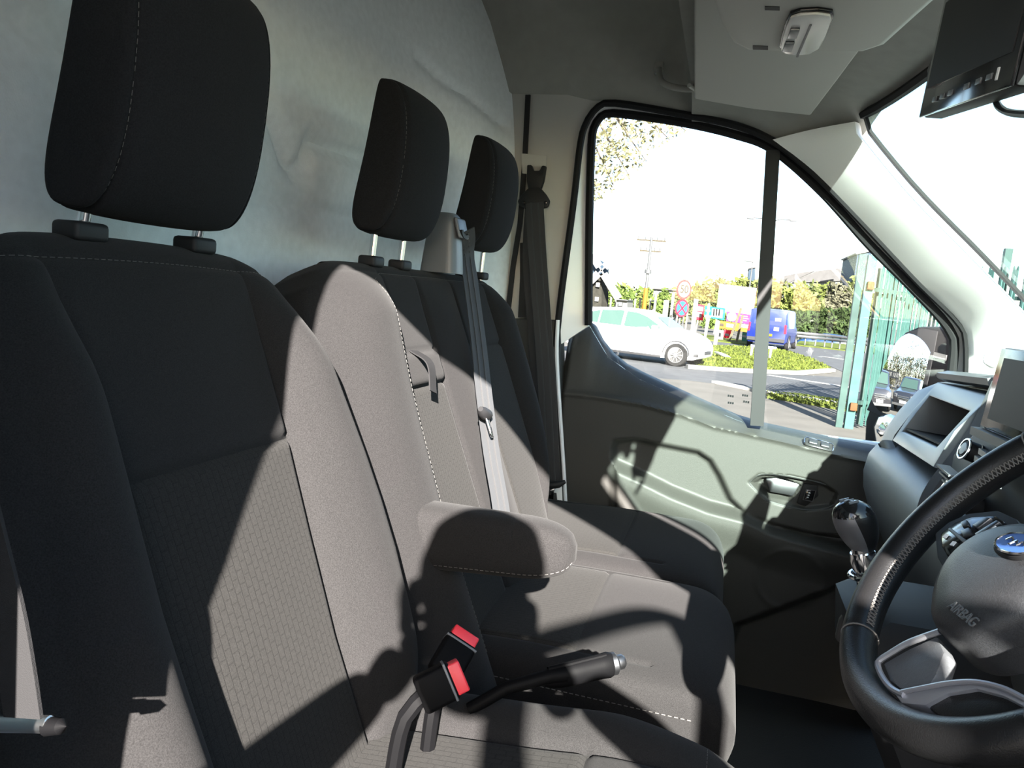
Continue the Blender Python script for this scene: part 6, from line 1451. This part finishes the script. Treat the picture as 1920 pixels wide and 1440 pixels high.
for i, (px, py, k, rr, h, lb) in enumerate(((1655, 700, 1, 1.6, 3.8, 'leafy green bush at the outer side of the wing mirror\'s reflection'), (1676, 700, 4, 1.9, 5.2, 'buff brushwood tree above the dark sign in the wing mirror'), (1698, 700, 4, 2.2, 6.0, 'tallest buff brushwood tree, in the middle of the wing mirror'), (1722, 700, 4, 2.3, 5.8, 'buff brushwood tree above the light blue car in the wing mirror'), (1746, 700, 4, 2.3, 5.4, 'buff brushwood tree at the inner edge of the wing mirror'), (1640, 710, 0, 1.2, 2.6, 'low olive bush beside the dark sign in the wing mirror'))):
    b = rdist(px, py, 24+i*.7); b[2] = 0; tree(b, h, rr, LEAF[k], 2600, lb, .15, .0, 'brushwood behind the parked cars', 6)
bl, br, tr, tl_ = (rdist(x, y, 15.5) for x, y in ((1652, 707), (1684, 711), (1688, 696), (1657, 691)))
sg = empty('dealer_sign', bl, 'dark sign with white block letters reflected in the wing mirror', 'sign'); nn_ = nrm(-MR*[1, 1, 0]); sx = nrm(np.cross((0, 0, 1), nn_)); c = (bl+br+tr+tl_)/4
rbox('sign_panel', c, sx*1.35, nn_*.04, (0, 0, .30), .01, INK, sg)
mb = MB()
for k in range(8):          # pale block lettering too small and blurred to read
    x = -1.12+.32*k; mb.add(*g_box(c+sx*(x-.07)+nn_*.045, sx*.03, nn_*.006, (0, 0, .17)))
    if k != 2: mb.add(*g_box(c+sx*(x+.07)+nn_*.045, sx*.03, nn_*.006, (0, 0, .17))); mb.add(*g_box(c+sx*x+nn_*.045+np.array([0, 0, (.14, -.14, 0)[k % 3]]), sx*.07, nn_*.006, (0, 0, .03)))
mb.build('sign_letters', SIGNW, sg)
for k in (-1.1, 1.1): V, Fc = bar(c+sx*k-np.array([0, 0, .2]), np.array([(c+sx*k)[0], (c+sx*k)[1], 0]), .06, .06); mesh('leg', V, Fc, GALV, sg)

# ================================================================== the person taking the picture, standing in the open doorway
def photographer():
    r0 = np.array([math.cos(YAW), math.sin(YAW), 0]); f0 = np.array([-math.sin(YAW), math.cos(YAW), 0]); z0 = np.array([0, 0, 1.])
    B = lambda x, y, z: r0*x+f0*y+z0*z               # x to the right of the view, y forward, absolute height
    root = empty('person', B(.02, -.36, 0), 'person in dark clothes standing in the open doorway holding up a camera', 'person')
    def skin(name, J, E_, R, m, parent, lv=2):
        me = bpy.data.meshes.new(name); me.from_pydata([tuple(j) for j in J], E_, []); o = bpy.data.objects.new(name, me); COL.objects.link(o)
        s = o.modifiers.new('skin', 'SKIN'); s.use_smooth_shade = True; ss = o.modifiers.new('sub', 'SUBSURF'); ss.levels = lv; ss.render_levels = lv
        for i, r in enumerate(R): v = me.skin_vertices[0].data[i]; v.radius = (r, r) if np.isscalar(r) else r
        me.skin_vertices[0].data[0].use_root = True
        dg = bpy.context.evaluated_depsgraph_get(); m2 = bpy.data.meshes.new_from_object(o.evaluated_get(dg)); bpy.data.objects.remove(o); m2.name = name
        m2.polygons.foreach_set('use_smooth', [True]*len(m2.polygons)); return link(name, m2, m, parent)
    J = [B(.0, -.42, 1.05), B(.0, -.42, 1.24), B(.0, -.40, 1.42), B(-.01, -.38, 1.575), B(-.0, -.33, 1.67),
         B(.16, -.38, 1.575), B(.36, -.24, 1.50), B(.26, -.12, 1.62), B(.13, -.06, 1.68),
         B(-.19, -.37, 1.575), B(-.31, -.26, 1.42), B(-.22, -.12, 1.55), B(-.11, -.06, 1.67),
         B(.10, -.42, .98), B(.11, -.38, .55), B(.11, -.42, .11), B(.12, -.29, .05),
         B(-.10, -.42, .98), B(-.11, -.38, .55), B(-.11, -.42, .11), B(-.12, -.29, .05)]
    E_ = [(0, 1), (1, 2), (2, 3), (3, 4), (3, 5), (5, 6), (6, 7), (7, 8), (3, 9), (9, 10), (10, 11), (11, 12), (0, 13), (13, 14), (14, 15), (15, 16), (0, 17), (17, 18), (18, 19), (19, 20)]
    R = [(.15, .11), (.145, .10), (.165, .11), (.13, .09), .055, .07, .052, .044, .030, .07, .052, .044, .030, .085, .062, .045, .04, .085, .062, .045, .04]
    skin('body', J, E_, R, CLOTH, root)
    # head with face, ears and hair
    hc = B(.0, -.235, 1.865); S = []
    for t, rx, ry, dy in ((-.125, .045, .05, -.01), (-.105, .058, .075, .0), (-.07, .068, .092, .0), (-.03, .074, .098, 0), (.01, .078, .100, -.004), (.05, .077, .098, -.006), (.085, .066, .086, -.01), (.108, .042, .056, -.012), (.116, .012, .016, -.012)):
        S.append([hc+r0*rx*math.cos(a)+f0*(ry*math.sin(a)+dy)+z0*t for a in np.linspace(0, 6.2832, 28, endpoint=False)])
    hd = loft('head', S, SKIN, root, ang=80)
    V, Fc = g_tube([hc+f0*.095+z0*.01, hc+f0*.112-z0*.02, hc+f0*.118-z0*.035, hc+f0*.098-z0*.045], [.010, .013, .016, .010], 8); mesh('nose', V, Fc, SKIN, hd)
    for s in (-1, 1):
        lathe('eye', hc+r0*.032*s+f0*.090+z0*.012, f0, [(.0001, -.01), (.012, -.006), (.012, .0), (.007, .006), (.0001, .007)], WHITE, hd, 12)
        tube('ear', spline([hc+r0*.076*s+z0*.02, hc+r0*.090*s-f0*.012+z0*.018, hc+r0*.088*s-f0*.012-z0*.02, hc+r0*.074*s-z0*.03], 10), .009, SKIN, hd, 8)
    tube('mouth', [hc+r0*-.022+f0*.092-z0*.07, hc+f0*.097-z0*.072, hc+r0*.022+f0*.092-z0*.07], .005, SKIN, hd, 6)
    Hs = [[c+(c-(hc+z0*0))*.10 if (np.dot(c-hc, f0) < .04 or k > 5) else c-(c-hc)*.02 for c in S[k]] for k in range(4, 9)]; loft('hair', Hs, HAIR, hd)
    # hands: palm, four fingers and a thumb each, closed around the camera's sides
    for s in (1, -1):
        p = lambda x, y, z: CP+r0*s*x+f0*y+z0*z
        J = [p(.118, -.075, -.055), p(.100, -.060, -.025), p(.086, -.058, .0)]; E_ = [(0, 1), (1, 2)]; R = [(.026, .018), (.036, .016), (.034, .014)]
        skin('hand', J, E_, R, SKIN, root, 2)
        for k, (z, ln) in enumerate(((.022, .95), (.006, 1.0), (-.010, .94), (-.026, .78))):
            q = [p(.088, -.058, z), p(.084, -.030, z+.004), p(.074, -.016, z+.004), p(.052-.012*(1-ln), -.013, z+.003)]
            if k == 0 and s == 1: q = [p(.088, -.058, z), p(.086, -.040, z+.022), p(.070, -.032, z+.034), p(.052, -.032, z+.030)]
            if k == 0 and s == -1: q = [p(.088, -.058, z), p(.092, -.034, z+.026), p(.088, -.018, z+.046), p(.070, -.012, z+.056)]
            skin('finger', q, [(0, 1), (1, 2), (2, 3)], [.0095, .009, .0085, .007], SKIN, root, 2)
        skin('thumb', [p(.096, -.062, -.020), p(.082, -.078, -.012), p(.060, -.078, -.010)], [(0, 1), (1, 2)], [.012, .0105, .009], SKIN, root, 2)
    # the compact camera just behind the viewpoint
    cr = empty('compact_camera', CP-f0*.04, 'small black compact camera held up in the doorway to take the picture', 'camera')
    rbox('camera_body', CP-f0*.045, r0*.052, f0*.0115, z0*.029, .006, BLK, cr)
    lathe('lens_barrel', CP-f0*.036, f0, [(.0001, 0), (.023, 0), (.023, .012), (.019, .013), (.019, .022), (.0001, .022)], SATIN, cr, 24)
    rbox('shutter_button', CP-f0*.045+r0*.03+z0*.031, r0*.008, f0*.007, z0*.003, .002, CHROME, cr)
photographer()
